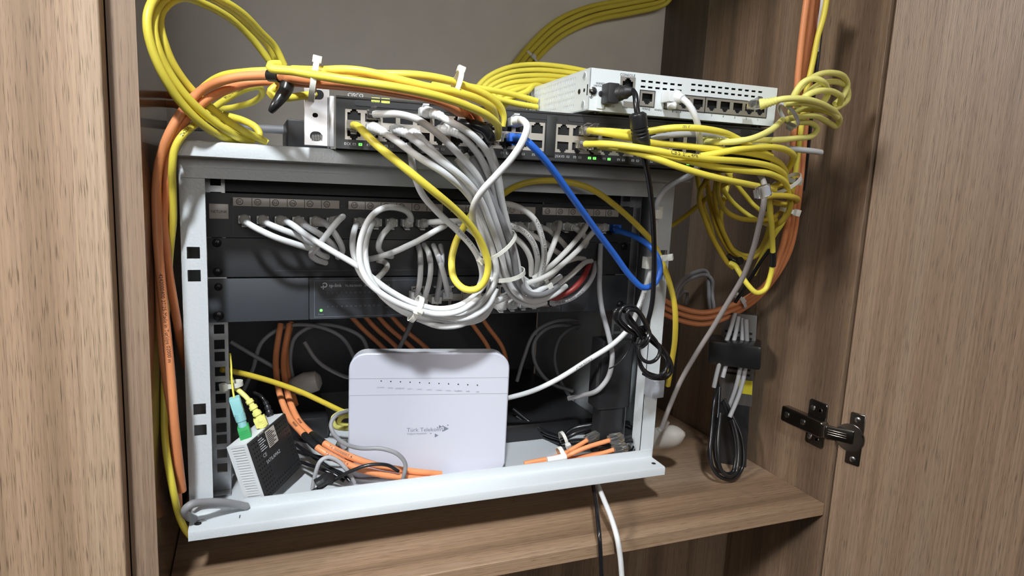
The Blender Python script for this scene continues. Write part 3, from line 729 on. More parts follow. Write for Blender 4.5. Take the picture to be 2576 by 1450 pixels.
def tape(o, s0, s1, k=1.28, m='black_tape', label=None, name='tape_wrap'):
    P, r = PATH[o.name]; Q = sub(P, s0, s1); t = MB().sweep(Q, [r*k]*len(Q), 14).build(name, m, o)
    if label: lab(t, label)
    return t
def sat(o, x, y):
    """arc length of the cable point seen nearest a place in the photograph"""
    P, r = PATH[o.name]; best = None
    for q, s in zip(P, arclen(P)):
        d = q-CP; z = d@FW; px, py = 1288+CF*(d@RT)/z, 725-CF*(d@UP)/z; e = (px-x)**2+(py-y)**2
        if best is None or e < best[0]: best = (e, s)
    return best[1]
def printed(o, txt, x, y, size=3.2, face=(0, -1, 0.35), rev=False, m='ink', shift=0.0, sx=1.0):
    """lettering printed along the cable jacket"""
    P, r = PATH[o.name]
    if rev: P = P[::-1]
    s = arclen(P); A = np.array(P); s0 = sat(o, x, y); s0 = s[-1]-s0 if rev else s0
    vs, fs = text_mesh(txt); out = []
    for q in vs:
        u = s0+q[0]*size*sx; a = (q[1]*size-size*0.34)/r+shift
        c = np.array([np.interp(u, s, A[:, k]) for k in range(3)]); c2 = np.array([np.interp(u+1.0, s, A[:, k]) for k in range(3)]); c1 = np.array([np.interp(u-1.0, s, A[:, k]) for k in range(3)])
        T = c2-c1; T /= np.linalg.norm(T)+1e-9; N = np.array(face, float); N -= T*np.dot(N, T); N /= np.linalg.norm(N); B = np.cross(N, T)
        out.append(c+(N*math.cos(a)+B*math.sin(a))*(r+0.12))
    MB().add(out, fs).build('printed_lettering', m, o)
def tie(label, c, ax, ra, rb, u=None, head=0.0, m='nylon', wd=3.6, tail=0, group=None):
    """cable tie: a flat strap round a bundle with its head"""
    ax = np.array(ax, float); ax /= np.linalg.norm(ax); c = np.array(c, float)
    u = np.array((0, -1, 0) if u is None else u, float); u -= ax*np.dot(u, ax); u /= np.linalg.norm(u); v = np.cross(ax, u)
    n = 32; vs = []; fs = []
    for k in range(n):
        a = 2*math.pi*k/n
        for rr in (0.0, 1.0):
            for ww in (-wd/2, wd/2): vs.append(c+u*math.cos(a)*(ra+rr)+v*math.sin(a)*(rb+rr)+ax*ww)
    for k in range(n):
        i, j = 4*k, 4*((k+1) % n)
        fs += [(i, j, j+1, i+1), (i+2, i+3, j+3, j+2), (i, i+2, j+2, j), (i+1, j+1, j+3, i+3)]
    o = MB().add(vs, fs).build('cable_tie', m, origin=c); tag(o, label, 'cable tie', group)
    h = c+u*math.cos(head)*(ra+2)+v*math.sin(head)*(rb+2); d = u*math.cos(head)+v*math.sin(head)
    F = Frame(h, ax, np.cross(d, ax), d)
    b = MB().box(-wd*0.8, wd*0.8, -3.4, 3.4, -2.0, 3.2, F, 0.5)
    b.build('tie_head', m, o)
    if tail: MB().box(-wd*0.45, wd*0.45, -0.5, 0.5, 2, 2+tail, F).build('tie_tail', m, o)
    return o
def YC(x, y=330): return CFR.w((CFR.on(x, y)[0], 0, 20))[1]
def dirY(a, b): d = np.array(b)-np.array(a); return d/np.linalg.norm(d)


# ------------------------------------------------------------------ two passes: gather every run of cable, ease them apart, then build
DRY = False
RUNS = []; RIDX = [0]
class Dummy(dict):
    name = 'x'; location = (0, 0, 0)
DM = Dummy()
_build0 = MB.build
def _build(self, *a, **k): return DM if DRY else _build0(self, *a, **k)
MB.build = _build
_empty0, _plug0, _tape0, _printed0, _tie0 = empty, plug, tape, printed, tie
def empty(*a, **k): return DM if DRY else _empty0(*a, **k)
def pin(o, end=0):
    if DRY: RUNS[o.idx][3+end] = True
def plug(o, end=0, *a, **k):
    if DRY: RUNS[o.idx][3+(1 if end else 0)] = True; return DM
    return _plug0(o, end, *a, **k)
def tape(*a, **k): return DM if DRY else _tape0(*a, **k)
def printed(*a, **k): return DM if DRY else _printed0(*a, **k)
def tie(*a, **k): return DM if DRY else _tie0(*a, **k)
def run(pts, r, owner, step=2.2):
    i = RIDX[0]; RIDX[0] += 1
    if DRY:
        P = spline(path3(pts), step); RUNS.append([P, r, owner, False, False]); return P
    return RUNS[i][0]
OWN = [0]
def cable(label, pts, m='white', r=3.1, name='network_cable', cat='network cable', group=None, step=2.2, seg=12, rr=None):
    OWN[0] += 1; P = run(pts, rr or r, OWN[0], step)
    if DRY: d = Dummy(); d.idx = len(RUNS)-1; PATH['x'] = (P, r); return d
    o = MB().sweep(P, r, seg).build(name, m, origin=P[0], sharp=60); tag(o, label, cat, group); PATH[o.name] = (P, r); return o
def coil(label, loops, m, r, name, cat):
    OWN[0] += 1; o = None
    for lp in loops:
        P = run(lp, r, OWN[0], 2.0)
        if DRY: PATH['x'] = (P, r); continue
        if o is None: o = MB().sweep(P, r, 10).build(name, m, origin=P[0]); tag(o, label, cat); PATH[o.name] = (P, r)
        else: MB().sweep(P, r, 10).build('loop', m, o)
    return DM if DRY else o
BLOCKS = [(193, 240, -34, -2, -200, -40),   # world boxes the cables stay out of: x0 x1 y0 y1 z0 z1
    (-259, 259, -90, 14, 147.5, 161.2), (-259, 259, -60, -57, 129, 149), (-260.5, -238, -59, -55, -196, 147), (-260.5, -257, -59, 304, -196, 160),
    (242, 261.5, -59, -55, -196, 147), (-259, 259, -90, -57.5, -201, -190), (-259, 259, -60, -57.5, -201, -180), (-259, 259, -58, 306, -201, -197.5),
    (-259, 259, 14, 306, 158, 161.2), (-242, 242, -3.2, 2, 27, 116), (-242, 242, -5, 2, -14.5, 30), (-145, 149, -2, 178, -14, 30), (-247, -223, 0, 3, -196, 150), (223, 247, 0, 3, -196, 150), (-256, 256, 305, 308, -200, 160), (257.2, 259.8, -55, 304, -196, 160)]
def relax(iters=150):
    from mathutils.kdtree import KDTree
    A = np.array([p for R_ in RUNS for p in R_[0]]); n = len(A)
    rad = np.array([R_[1] for R_ in RUNS for p in R_[0]]); own = np.array([R_[2] for R_ in RUNS for p in R_[0]])
    wt = np.ones(n); k = 0; seg = []
    for P, r, o, pa, pb in RUNS:
        s = arclen(P); L = s[-1]; m = len(P)
        wt[k:k+m] = np.minimum(np.clip(s/20.0, 0, 1) if pa else 1.0, np.clip((L-s)/20.0, 0, 1) if pb else 1.0)
        seg.append((k, k+m)); k += m
    A0 = A.copy()
    frames = [(CFR, 0, 440, 0, 255, 0, 45), (FFR, 0, FWD, 0, FDEP, -2, FH), (RF, 0, RW, 0, 26, 0, ztop), (MF, 0, MW, 0, MT, 0, MH)]
    for it in range(iters):
        D = np.zeros((n, 3)); C = np.zeros(n)
        kd = KDTree(n)
        for i in range(n): kd.insert(A[i], i)
        kd.balance()
        for i in range(n):
            for co_, j, d in kd.find_range(A[i], rad[i]+6.8):
                if j <= i or own[i] == own[j]: continue
                ov = rad[i]+rad[j]+0.6-d
                if ov <= 0: continue
                v = A[i]-A[j]; ry_ = A[i]-CP; ry_ /= np.linalg.norm(ry_)
                sg = 1.0 if v@ry_ > 0 else -1.0
                if abs(v@ry_) < 0.05: sg = 1.0 if own[i] > own[j] else -1.0
                dr = ry_*sg*0.9+(v/d*0.4 if d > 1e-6 else 0); dr /= np.linalg.norm(dr)
                D[i] += dr*ov*0.65; D[j] -= dr*ov*0.65; C[i] += 1; C[j] += 1
        nz = C > 0; D[nz] /= np.sqrt(C[nz])[:, None]
        D *= wt[:, None]
        for a, b in seg:      # spread each push smoothly along its cable
            m = b-a
            if m < 5: continue
            w_ = min(9, m//2*2-1); ker = np.hanning(w_+2)[1:-1]; ker /= ker.max()*2.2
            for c in range(3): D[a:b, c] = np.convolve(D[a:b, c], ker, 'same')*1.0
        D *= wt[:, None]
        A = A+np.clip(D, -1.5, 1.5)
        if it % 2 == 1 or it == iters-1:
            for x0, x1, y0, y1, z0, z1 in BLOCKS:
                lo = np.array([x0, y0, z0]); hi = np.array([x1, y1, z1])
                ins = np.all((A > lo-rad[:, None]) & (A < hi+rad[:, None]), 1) & (wt > 0.3)
                for i in np.nonzero(ins)[0]:
                    q = [(A[i, 0]-lo[0]+rad[i], 0, -1), (hi[0]+rad[i]-A[i, 0], 0, 1), ((A[i, 1]-lo[1]+rad[i])*0.6, 1, -1), ((hi[1]+rad[i]-A[i, 1])*1.6, 1, 1), (A[i, 2]-lo[2]+rad[i], 2, -1), (hi[2]+rad[i]-A[i, 2], 2, 1)]
                    dep, ax, sg = min(q); real = {0: (A[i, 0]-lo[0], hi[0]-A[i, 0]), 1: (A[i, 1]-lo[1], hi[1]-A[i, 1]), 2: (A[i, 2]-lo[2], hi[2]-A[i, 2])}[ax][0 if sg < 0 else 1]+rad[i]
                    A[i, ax] += sg*real*0.6
            for F, x0, x1, y0, y1, z0, z1 in frames:
                B = A-F.o; L = np.stack([B@F.ex, B@F.ey, B@F.ez], 1)
                lo = np.array([x0, y0, z0]); hi = np.array([x1, y1, z1])
                ins = np.all((L > lo-rad[:, None]) & (L < hi+rad[:, None]), 1) & (wt > 0.3)
                for i in np.nonzero(ins)[0]:
                    q = [(L[i, 0]-x0+rad[i], F.ex, -1), (x1+rad[i]-L[i, 0], F.ex, 1), ((L[i, 1]-y0+rad[i])*0.6, F.ey, -1), (y1+rad[i]-L[i, 1], F.ey, 1), (z1+rad[i]-L[i, 2], F.ez, 1)]
                    dep, ax, sg = min(q, key=lambda t: t[0]); dep = dep/0.6 if (ax is F.ey and sg < 0) else dep
                    A[i] += ax*sg*dep*0.6
            A[:, 1] = np.minimum(A[:, 1], YB-rad-0.3); A[:, 2] = np.where((A[:, 1] > YF+2) & (wt > 0.2) & (A[:, 2] > ZS-14), np.maximum(A[:, 2], ZS+rad+0.2), A[:, 2])
            A[:, 0] = np.where((A[:, 1] > YF), np.minimum(A[:, 0], XR-rad-0.3), A[:, 0])
            A[:, 0] = np.where((A[:, 1] < 48) & (A[:, 0] < -200) & (wt > 0.2) & (A[:, 1] > YF), np.maximum(A[:, 0], XL+rad+0.3), A[:, 0])
            for a, b in seg:   # keep the runs fair
                m = b-a
                if m < 8: continue
                d = A[a:b]-A0[a:b]
                for c in range(3):
                    e = np.pad(d[:, c], 3, 'edge'); d[:, c] = np.convolve(e, [0.06, 0.12, 0.2, 0.24, 0.2, 0.12, 0.06], 'valid')
                A[a:b] = A0[a:b]+d*np.where(wt[a:b, None] > 0.02, 1, 0)
    for (a, b), R_ in zip(seg, RUNS): R_[0] = [A[i] for i in range(a, b)]

def wiring():
    # ---- big loop top left: three yellow cables
    gl = 'yellow cables of the big loop'
    cable('outermost yellow cable of the big loop rising at the top left', [(715,165,-20),(692,119,-25),(658,83,-40),(612,36,-60),(556,0,-80),(475,-34,-100),(400,-15,-120),(374,28,-130),(371,69,-133),(383,124,-132),(410,188,-128),(452,254,-118),(510,314,-104),(565,350,-86),(610,368,-60)], 'yellow', 3.4)
    cable('middle yellow cable of the big loop rising at the top left', [(696,158,-8),(676,117,-15),(636,74,-30),(582,25,-50),(520,-12,-72),(465,-30,-90),(405,5,-112),(389,40,-122),(386,75,-126),(396,120,-126),(421,176,-120),(464,238,-110),(523,297,-96),(584,341,-80),(630,363,-50)], 'yellow', 3.4)
    cable('innermost yellow cable of the big loop rising at the top left', [(680,156,8),(640,104,0),(597,60,-12),(546,26,-30),(493,2,-50),(462,-6,-70),(425,8,-95),(405,35,-108),(402,62,-112),(411,102,-114),(433,158,-110),(476,221,-101),(537,280,-90),(603,331,-72),(659,356,-45)], 'yellow', 3.4)
    cable('yellow cable folded into a small loop on the left end of the rack top', [(560,290,-30),(612,305,-40),(646,325,-48),(654,345,-52),(640,352,-50),(600,332,-45),(550,300,-30),(520,285,0)], 'yellow', 3.2)
    cable('second yellow fold lying inside the small loop on the rack top', [(580,318,-15),(625,335,-25),(660,352,-30),(672,360,-30)], 'yellow', 3.2)
    c = cable('yellow printed cable curling above the rack corner and dropping down the left side', [(548,276,60),(598,268,50),(639,255,40),(660,235,20),(650,219,5),(612,227,-10),(562,254,-40),(529,277,-62),(493,305,-82),(456,335,-98),(436,370,-99),(429,420,-96),(428,480,-84),(426,560,-76),(422,700,-66),(414,850,-62),(410,960,-76),(413,1060,-88),(421,1150,-98),(440,1250,-100),(455,1304,-80),(470,1334,-68),(484,1352,-58)], 'yellow', 3.1)
    printed(c, '50MHz ETL VERIFIED to 4p/UTP-568', 640, 222, 3.4, (0, -1, 0.4), rev=False)
    printed(c, '2x23AWG', 452, 345, 3.6, (0, -1, 0.3), rev=True)
    # ---- orange cables down the left
    gO = 'orange cables'
    oA = cable('orange cable in the yellow bundle that arcs down the left side of the rack', [(1193,320,YC(1193)-14),(1180,292,-150),(1150,272,-175),(1095,250,-190),(1000,229,-196),(900,213,-190),(800,205,-180),(735,197,-165),(690,190,-150),(650,190,-138),(600,194,-125),(548,208,-110),(505,232,-100),(462,282,-98),(427,340,-98),(402,410,-92),(392,480,-90),(391,560,-90),(396,650,-92),(405,750,-94),(416,850,-96),(428,960,-98),(438,1060,-98),(448,1150,-92),(458,1235,-80)], 'orange', 3.7)
    printed(oA, '4242000400 27/25 Made in Turkiye 02000 m', 397, 690, 4.2, (0.2, -1, 0), rev=False)
    plug(oA, 0, CFR.ey*-1, 'clear', None, 1)
    oB = cable('second orange cable, under the first along the left, going in behind the corner post', [(700,208,-120),(670,207,-118),(620,212,-112),(572,226,-104),(520,252,-98),(482,290,-96),(447,335,-92),(422,390,-86),(410,450,-84),(407,520,-80),(414,600,-78),(427,700,-74),(443,790,-66),(457,860,-40),(470,920,0)], 'orange', 3.7)
    oC = cable('third orange cable, nearest the wooden side board at the left of the rack', [(498,240,-70),(455,290,-76),(420,350,-80),(396,430,-80),(388,520,-82),(388,620,-86),(392,720,-90),(402,830,-92),(416,930,-94),(430,1030,-90),(440,1130,-84),(446,1230,-70),(450,1290,-50)], 'orange', 3.7)
    for k, (y0, lb) in enumerate(((243, 'upper of two short orange cables leaving the end of the left board'), (258, 'lower of two short orange cables leaving the end of the left board'))):
        cable(lb, [('w', -330, 75, 205-6*k), (418, y0, 62), (455, y0+5, 30), (490, y0+14, 0), (520, y0+34, -20)], 'orange', 3.6)
    tape(oA, sat(oA, 708, 193), sat(oA, 676, 189), 1.35, label='black tape wound round the orange cable')
    Q = spline([aY(722, 200, -158), aY(720, 222, -160), aY(706, 246, -164), aY(690, 268, -166), aY(681, 281, -164)], 2)
    R = list(np.interp(np.linspace(0, 1, len(Q)), [0, 0.15, 0.5, 0.9, 1], [4.0, 5.6, 4.8, 3.2, 2.2]))
    lab(MB().sweep(Q, R, 12).build('tape_tail', 'black_tape', oA), 'twisted black tape end hanging down')

    # ---- bundle across the top of the long switch
    ya = cable('yellow cable with a folded tip at the front of the tied bundle', [(703,163,-168),(682,164,-172),(684,172,-176),(740,179,-186),(800,190,-196),(883,203,-204),(965,215,-208),(1048,230,-206),(1117,247,-200),(1172,266,-192),(1222,289,-182),(1250,314,-168),(1252,345,YC(1250)-14)], 'yellow', 3.4)
    plug(ya, 1, CFR.ey*-1, 'clear', None, -1)
    yb = cable('yellow cable lying on top of the front one in the tied bundle', [(735,176,-160),(800,178,-176),(869,176,-186),(924,182,-190),(993,199,-192),(1076,219,-190),(1145,232,-184),(1200,249,-176),(1236,271,-164),(1247,300,YC(1247)-14)], 'yellow', 3.4)
    yc = cable('yellow cable arching along the back of the tied bundle', [(500,232,-76),(530,207,-82),(562,191,-92),(617,183,-104),(686,180,-120),(760,182,-136),(850,186,-150),(979,187,-160),(1048,189,-162),(1117,200,-160),(1172,217,-156),(1227,242,-150),(1256,268,-144),(1264,292,-140),(1261,318,YC(1261)-14)], 'yellow', 3.4)
    yd = cable('short yellow cable bending down behind the tied bundle', [(1090,214,-120),(1125,219,-134),(1172,235,-140),(1214,254,-142),(1238,280,YC(1238)-14)], 'yellow', 3.2)
    plug(yb, 1, CFR.ey*-1, 'clear', None, -1); plug(yd, 1, CFR.ey*-1, 'clear', None, 1)
    cable('yellow loop tip hanging under the bundle beside the silver ear', [(720,205,-118),(690,212,-120),(676,228,-122),(690,240,-122),(720,243,-118),(770,238,-112),(800,236,-104)], 'yellow', 3.2)
    oD = cable('lower orange cable hidden under the front yellow one of the bundle', [(1200,330,YC(1200)-14),(1192,300,-148),(1160,276,-165),(1100,256,-176),(1000,236,-180),(900,220,-174),(800,212,-160),(720,206,-140),(700,206,-128)], 'orange', 3.5)
    tw = power('black taped cable end bent down beside the tied bundle', [(1168,296,-140),(1195,300,-150),(1222,312,-152),(1236,335,-150),(1228,352,YC(1228)-14)], 'black', 5.0); tw['label'] = 'thick black taped cable bent down into the long switch beside the yellow ones'
    tie('white tie strapping the bundle to the silver mounting ear', aY(790, 206, -178), (1, -0.1, -0.15), 14, 17, (0, 0, 1), 0.2, wd=4.2, tail=0)
    tie('white tie whose head stands up above the middle of the yellow bundle', aY(1146, 218, -172), (1, -0.1, -0.3), 12, 14, (0, 0, 1), 0.0, wd=4)

    # ---- white cables of the long switch running down through the ties
    def wb(label, pts, **k): return cable(label, pts, k.pop('m', 'white'), k.pop('r', 3.1), **k)
    wp = []
    w1 = wb('front white cable from the second lower port, leading the tied white bundle', [(938,322,YC(938)-14),(960,331,-138),(985,346,-150),(1052,394,-160),(1122,438,-158),(1178,487,-142),(1214,545,-122),(1240,620,-108),(1250,680,-100),(1240,726,-92),(1205,775,-84),(1150,796,-80),(1085,790,-78),(1040,775,-76)])
    plug(w1, 0, CFR.ey*-1, 'plastic_white', 'plastic_white', -1)
    w2 = wb('second white cable of the bundle, next to the front one', [(998,327,YC(998)-14),(1015,333,-142),(1034,346,-152),(1100,398,-160),(1168,452,-154),(1206,504,-136),(1232,570,-118),(1258,640,-106),(1274,700,-94),(1300,740,-86),(1340,757,-78),(1385,742,-66),(1420,715,-50)])
    plug(w2, 0, CFR.ey*-1, 'plastic_white', 'plastic_white', -1)
    w3 = wb('white cable from the upper port row lying over the bundle', [(940,288,YC(940)-14),(965,287,-132),(1005,288,-146),(1048,300,-156),(1098,334,-162),(1150,384,-158),(1200,440,-146),(1234,510,-128),(1260,580,-114),(1282,650,-102),(1300,700,-90),(1330,738,-80),(1372,726,-66),(1410,700,-50)])
    plug(w3, 0, CFR.ey*-1, 'clear', None, 1)
    w4 = wb('white cable from a round boot behind the first two', [(1040,338,YC(1040)-14),(1052,345,-140),(1068,358,-150),(1110,400,-152),(1160,446,-146),(1196,500,-130),(1222,570,-112),(1246,640,-98),(1262,700,-86),(1290,745,-76),(1335,768,-66),(1372,762,-50)])
    plug(w4, 0, CFR.ey*-1, 'plastic_white', 'plastic_white', -1)
    w5 = wb('white cable from the upper row that passes under the orange one', [(1072,282,YC(1072)-14),(1100,288,-140),(1130,304,-150),(1180,332,-156),(1222,378,-150),(1243,432,-138),(1258,500,-124),(1276,570,-110),(1296,640,-94),(1312,700,-82),(1345,735,-70),(1385,715,-52)])
    plug(w5, 0, CFR.ey*-1, 'plastic_white', 'plastic_white', 1)
    w6 = wb('white cable bending steeply down at the right of the bundle', [(1118,326,YC(1118)-14),(1140,330,-140),(1165,344,-148),(1202,386,-146),(1230,440,-136),(1246,500,-120),(1262,570,-104),(1280,640,-90),(1290,690,-78)])
    plug(w6, 0, CFR.ey*-1, 'plastic_white', 'plastic_white', 1)
    w7 = wb('white cable hanging at the right rim of the bundle', [(1150,296,YC(1150)-14),(1180,304,-136),(1212,340,-138),(1240,396,-132),(1254,450,-124),(1262,520,-112),(1274,580,-100),(1290,640,-86),(1300,690,-74)])
    w8 = wb('white cable hooking down from the latched plug left of the blue one', [(1300,306,YC(1300)-14),(1316,304,-166),(1326,318,-174),(1316,352,-178),(1290,394,-176),(1250,440,-170),(1212,482,-160),(1191,520,-146),(1190,560,-130),(1208,615,-112),(1228,670,-98),(1232,720,-90),(1212,770,-84),(1170,808,-80),(1110,812,-78),(1050,792,-76)])
    plug(w8, 0, CFR.ey*-1, 'plastic_white', 'plastic_white', 1, 15)
    w9 = wb('white cable hanging straight down below the front of the bundle', [(1024,366,-116),(1033,388,-126),(1040,430,-126),(1062,488,-118),(1102,535,-112),(1150,580,-106),(1188,622,-100),(1206,655,-96),(1214,700,-92),(1196,745,-86)])
    printed(w9, '6 U/UTP CAT 4', 1150, 580, 3.4, (0, -1, 0.2))
    g1 = cable('grey cable running down through the middle of the white bundle', [(1190,395,-136),(1222,470,-128),(1253,540,-120),(1276,600,-112),(1291,650,-104),(1300,698,-92),(1322,733,-84),(1358,738,-74),(1400,716,-52)], 'grey', 3.1)
    for k, (lb, pts) in enumerate((
        ('white cable at the left inside of the tied bundle', [(1130,420,-134),(1180,480,-124),(1204,545,-112),(1222,610,-100),(1236,660,-92),(1246,710,-84),(1225,748,-78),(1180,772,-66),(1140,790,-50)]),
        ('white cable in the core of the bundle ending at the lower row of plugs', [(1150,400,-130),(1210,480,-122),(1240,560,-106),(1262,630,-94),(1284,700,-80),(1316,748,-66),(1350,766,-40)]),
        ('white cable in the core of the bundle beside the grey one', [(1170,390,-128),(1232,480,-118),(1258,560,-102),(1284,630,-90),(1306,690,-76),(1346,720,-56)]),
        ('white cable sweeping out of the bundle to the lower left with print on it', [(1280,640,-86),(1292,690,-74),(1290,730,-70),(1262,752,-68),(1220,770,-66),(1170,790,-64),(1120,797,-60)]),
        ('white cable sweeping left from the second tie to the lower row', [(1330,715,-66),(1290,738,-64),(1240,760,-60),(1190,780,-56),(1140,800,-44)]))):
        o = wb(lb, pts)
        if k == 3: printed(o, 'poly 4PR 23AWG', 1285, 738, 3.2, (0, -1, 0.3), rev=True)
        if k == 4: printed(o, 'LSZH 250MHz C', 1290, 740, 3.0, (0, -1, 0.2), rev=True)
    tie('upper white tie round the white bundle, its head beside the yellow loop', aY(1252, 618, -106), (0.66, 0.1, -0.75), 19, 21, None, 1.5, wd=3.6)
    tie('lower white tie round the white bundle below the yellow loop', aY(1278, 690, -88), (0.3, 0.1, -1), 18, 17, None, 1.5, wd=4.4)
    tie('white tie with square head on the cables fanning out to the right', aY(1370, 712, -58), (1, 0, 0.55), 9, 13, None, 0.1, wd=4.0)
    # lower row plugs of the dark switch, with their latches
    for k, x in enumerate((1262, 1290, 1318, 1345)):
        o = wb(('leftmost', 'second', 'third', 'rightmost')[k]+' of the white plugs leads in the lower row under the bundle', [(x, 772-k*3, -18), (x+8, 758-k*3, -30), (x+24, 735, -48), (x+36, 712, -58)])
        plug(o, 0, (0, -1, 0), 'plastic_white', 'plastic_white', -1, 17)
    # ---- yellow front cable
    yf = cable('bright yellow cable dropping from the first port into a teardrop loop', [(890,315,YC(890)-14),(905,322,-140),(945,362,-156),(1020,424,-164),(1090,481,-160),(1150,532,-146),(1190,576,-132),(1216,622,-122),(1228,668,-116),(1220,705,-112),(1198,728,-108),(1168,727,-100),(1143,702,-92),(1136,660,-86),(1146,612,-82),(1163,578,-76),(1174,560,-70),(1186,540,-64)], 'yellow', 3.5)
    plug(yf, 0, CFR.ey*-1, 'clear', None, -1, w_=11.8, h_=8.4)
    # ---- patch panel leads
    def pz(i): return (px_of(i)+4.3, 90.5)
    def lead(label, i, pts, m='white', boot='offwhite', bl=17, **k):
        x, z = pz(i); o = cable(label, [('w', x, -17, z)]+pts, m, 3.05, **k); plug(o, 0, (0, -1, 0), 'plastic_white', boot, -1, bl); return o
    lead('white lead from patch port one sagging to the right', 1, [(632,568,-42),(690,597,-52),(745,617,-48),(783,631,-40),(806,646,-28),(820,652,-16)])
    lead('white lead from patch port two sagging above the first', 2, [(680,566,-40),(710,578,-44),(745,592,-40),(775,610,-32),(800,632,-20)])
    p3 = lead('long white lead from patch port three swinging low to the bundle', 3, [(730,562,-40),(780,597,-60),(840,634,-70),(900,671,-76),(940,704,-78),(985,737,-80),(1040,766,-80),(1100,780,-82),(1150,772,-86),(1195,745,-90),(1232,700,-92)])
    lead('white lead from patch port four bending down behind the crossing lead', 4, [(778,574,-38),(805,590,-44),(832,611,-36),(845,628,-22)])
    lead('white lead from patch port five hooking down at the right', 5, [(822,566,-36),(842,588,-44),(858,616,-40),(861,634,-30),(850,648,-18)])
    lead('white lead from patch port six crossing back to the lower left', 6, [(862,545,-52),(850,556,-66),(826,585,-68),(800,617,-62),(784,637,-48),(795,648,-34),(822,656,-14)], bl=12)
    p7 = lead('white lead from patch port seven dropping into the lower loop', 7, [(893,574,-44),(887,612,-56),(893,650,-66),(910,690,-74),(948,730,-78),(1000,766,-79),(1045,783,-78),(1110,800,-80),(1175,800,-84),(1222,768,-88),(1244,722,-90)], bl=12)
    p8 = lead('white lead from patch port ten arching over two plugs', 10, [(1034,549,-34),(1024,533,-46),(997,523,-58),(965,524,-66),(934,545,-74),(912,590,-82),(905,630,-84),(910,672,-84),(934,716,-84),(980,752,-84),(1040,778,-84),(1105,790,-86),(1160,780,-90),(1210,742,-94)], bl=13)
    p9 = lead('white lead from patch port eight swinging down into the lowest loop', 8, [(936,564,-42),(922,600,-62),(918,640,-74),(928,692,-80),(960,740,-82),(1010,776,-80),(1050,792,-78),(1110,806,-78),(1170,813,-80),(1215,798,-84),(1240,760,-88)], bl=13)
    lead('white lead from patch port nine curling down and back', 9, [(976,575,-40),(960,596,-48),(952,620,-46),(962,640,-30),(985,646,-14)])
    lead('white lead from patch port eleven turning level to the right', 11, [(1080,561,-38),(1110,560,-48),(1150,560,-48),(1190,563,-40),(1215,570,-30)], bl=15)
    lead('white lead from patch port twelve slanting to the lower left', 12, [(1120,566,-44),(1095,580,-54),(1050,606,-56),(985,636,-48),(945,648,-36),(928,652,-20)], bl=12)
    cable('white cable stub bending up behind the left loop', [(950,700,-50),(962,688,-36),(974,671,-24),(968,660,-14),(950,655,-6)], 'offwhite', 3.0)
    lead('white lead from patch port thirteen hidden behind the bundle', 13, [(1160,565,-40),(1185,580,-44),(1210,610,-40),(1225,660,-36)])
    lead('white lead from patch port fourteen hidden behind the bundle', 14, [(1195,570,-40),(1225,590,-44),(1250,620,-42),(1262,670,-40)], group='leads behind the bundle')
    a1 = cable('white printed cable making the widest arc right of the bundle', [(1235,520,-70),(1269,513,-76),(1310,524,-80),(1345,553,-82),(1364,600,-82),(1369,645,-78),(1358,695,-68),(1350,715,-60)], 'offwhite', 3.1)
    printed(a1, 'U/UTP CATEGORY 6 250MHz LSZH Pa', 1360, 690, 3.8, (0, -1, 0.1), rev=True)
    a2 = cable('white printed cable making the inner arc right of the bundle', [(1240,558,-64),(1278,566,-70),(1314,581,-74),(1341,612,-74),(1353,652,-70),(1352,695,-62)], 'offwhite', 3.1)
    printed(a2, 'UTP CATEGORY 6 250MHz LSZH P', 1268, 563, 3.6, (0, -1, 0.1))
    cable('white cable making the smallest arc right of the bundle', [(1270,585,-60),(1294,597,-64),(1322,623,-66),(1338,655,-64),(1342,695,-58)], 'offwhite', 3.1)
    for i, (lb, pts, b_) in zip((17, 18, 19, 20, 21, 23), (
        ('white lead from patch port seventeen bending down to the right', [(1340,592,-34),(1365,606,-38),(1392,628,-32),(1410,640,-20)], 15),
        ('white lead from patch port eighteen crossing the dark panel', [(1376,577,-36),(1400,596,-40),(1420,616,-32),(1428,630,-18)], 15),
        ('white lead with ring boot from patch port nineteen running down left', [(1408,562,-40),(1398,600,-58),(1376,655,-62),(1352,700,-58)], 13),
        ('white lead from patch port twenty turning down short', [(1448,576,-34),(1466,590,-38),(1476,606,-30),(1470,620,-16)], 15),
        ('white lead with ring boot from patch port twenty one running down left', [(1474,570,-42),(1434,622,-62),(1380,675,-66),(1338,706,-62)], 13),
        ('lowest fanning white lead from patch port twenty three', [(1497,580,-42),(1450,633,-64),(1378,690,-70),(1318,718,-70),(1290,735,-66)], 13))):
        lead(lb, i, pts, 'offwhite', 'offwhite', b_)
    cable('white cable slanting down left from below the patch leads', [(1470,652,-6),(1450,651,-22),(1418,665,-40),(1388,700,-52),(1360,725,-52)], 'offwhite', 3.0)
    rr_ = cable('long white lead slanting from the dark panel to the last lower plug', [(1484,660,-6),(1470,662,-24),(1432,697,-48),(1390,728,-52),(1357,752,-40)], 'offwhite', 3.0); plug(rr_, 1, (0, -1, 0), 'plastic_white', 'offwhite', -1, 17)
    rd = cable('dark red patch cable bending out of the lower switch', [(1392,748,-14),(1408,745,-30),(1440,728,-36),(1464,700,-30),(1472,672,-14),(1472,655,2)], 'red', 3.4); plug(rd, 0, (-0.4, -1, 0), 'clear', 'red', 1, 20)
    gp = cable('grey printed cable curving under the red one', [(1385,760,-16),(1410,758,-26),(1440,748,-30),(1474,723,-28),(1494,692,-22),(1500,660,-6)], 'lightgrey', 3.1); printed(gp, 'FT0 4318 00041664 N', 1398, 757, 3.8, (0, -1, 0.2))
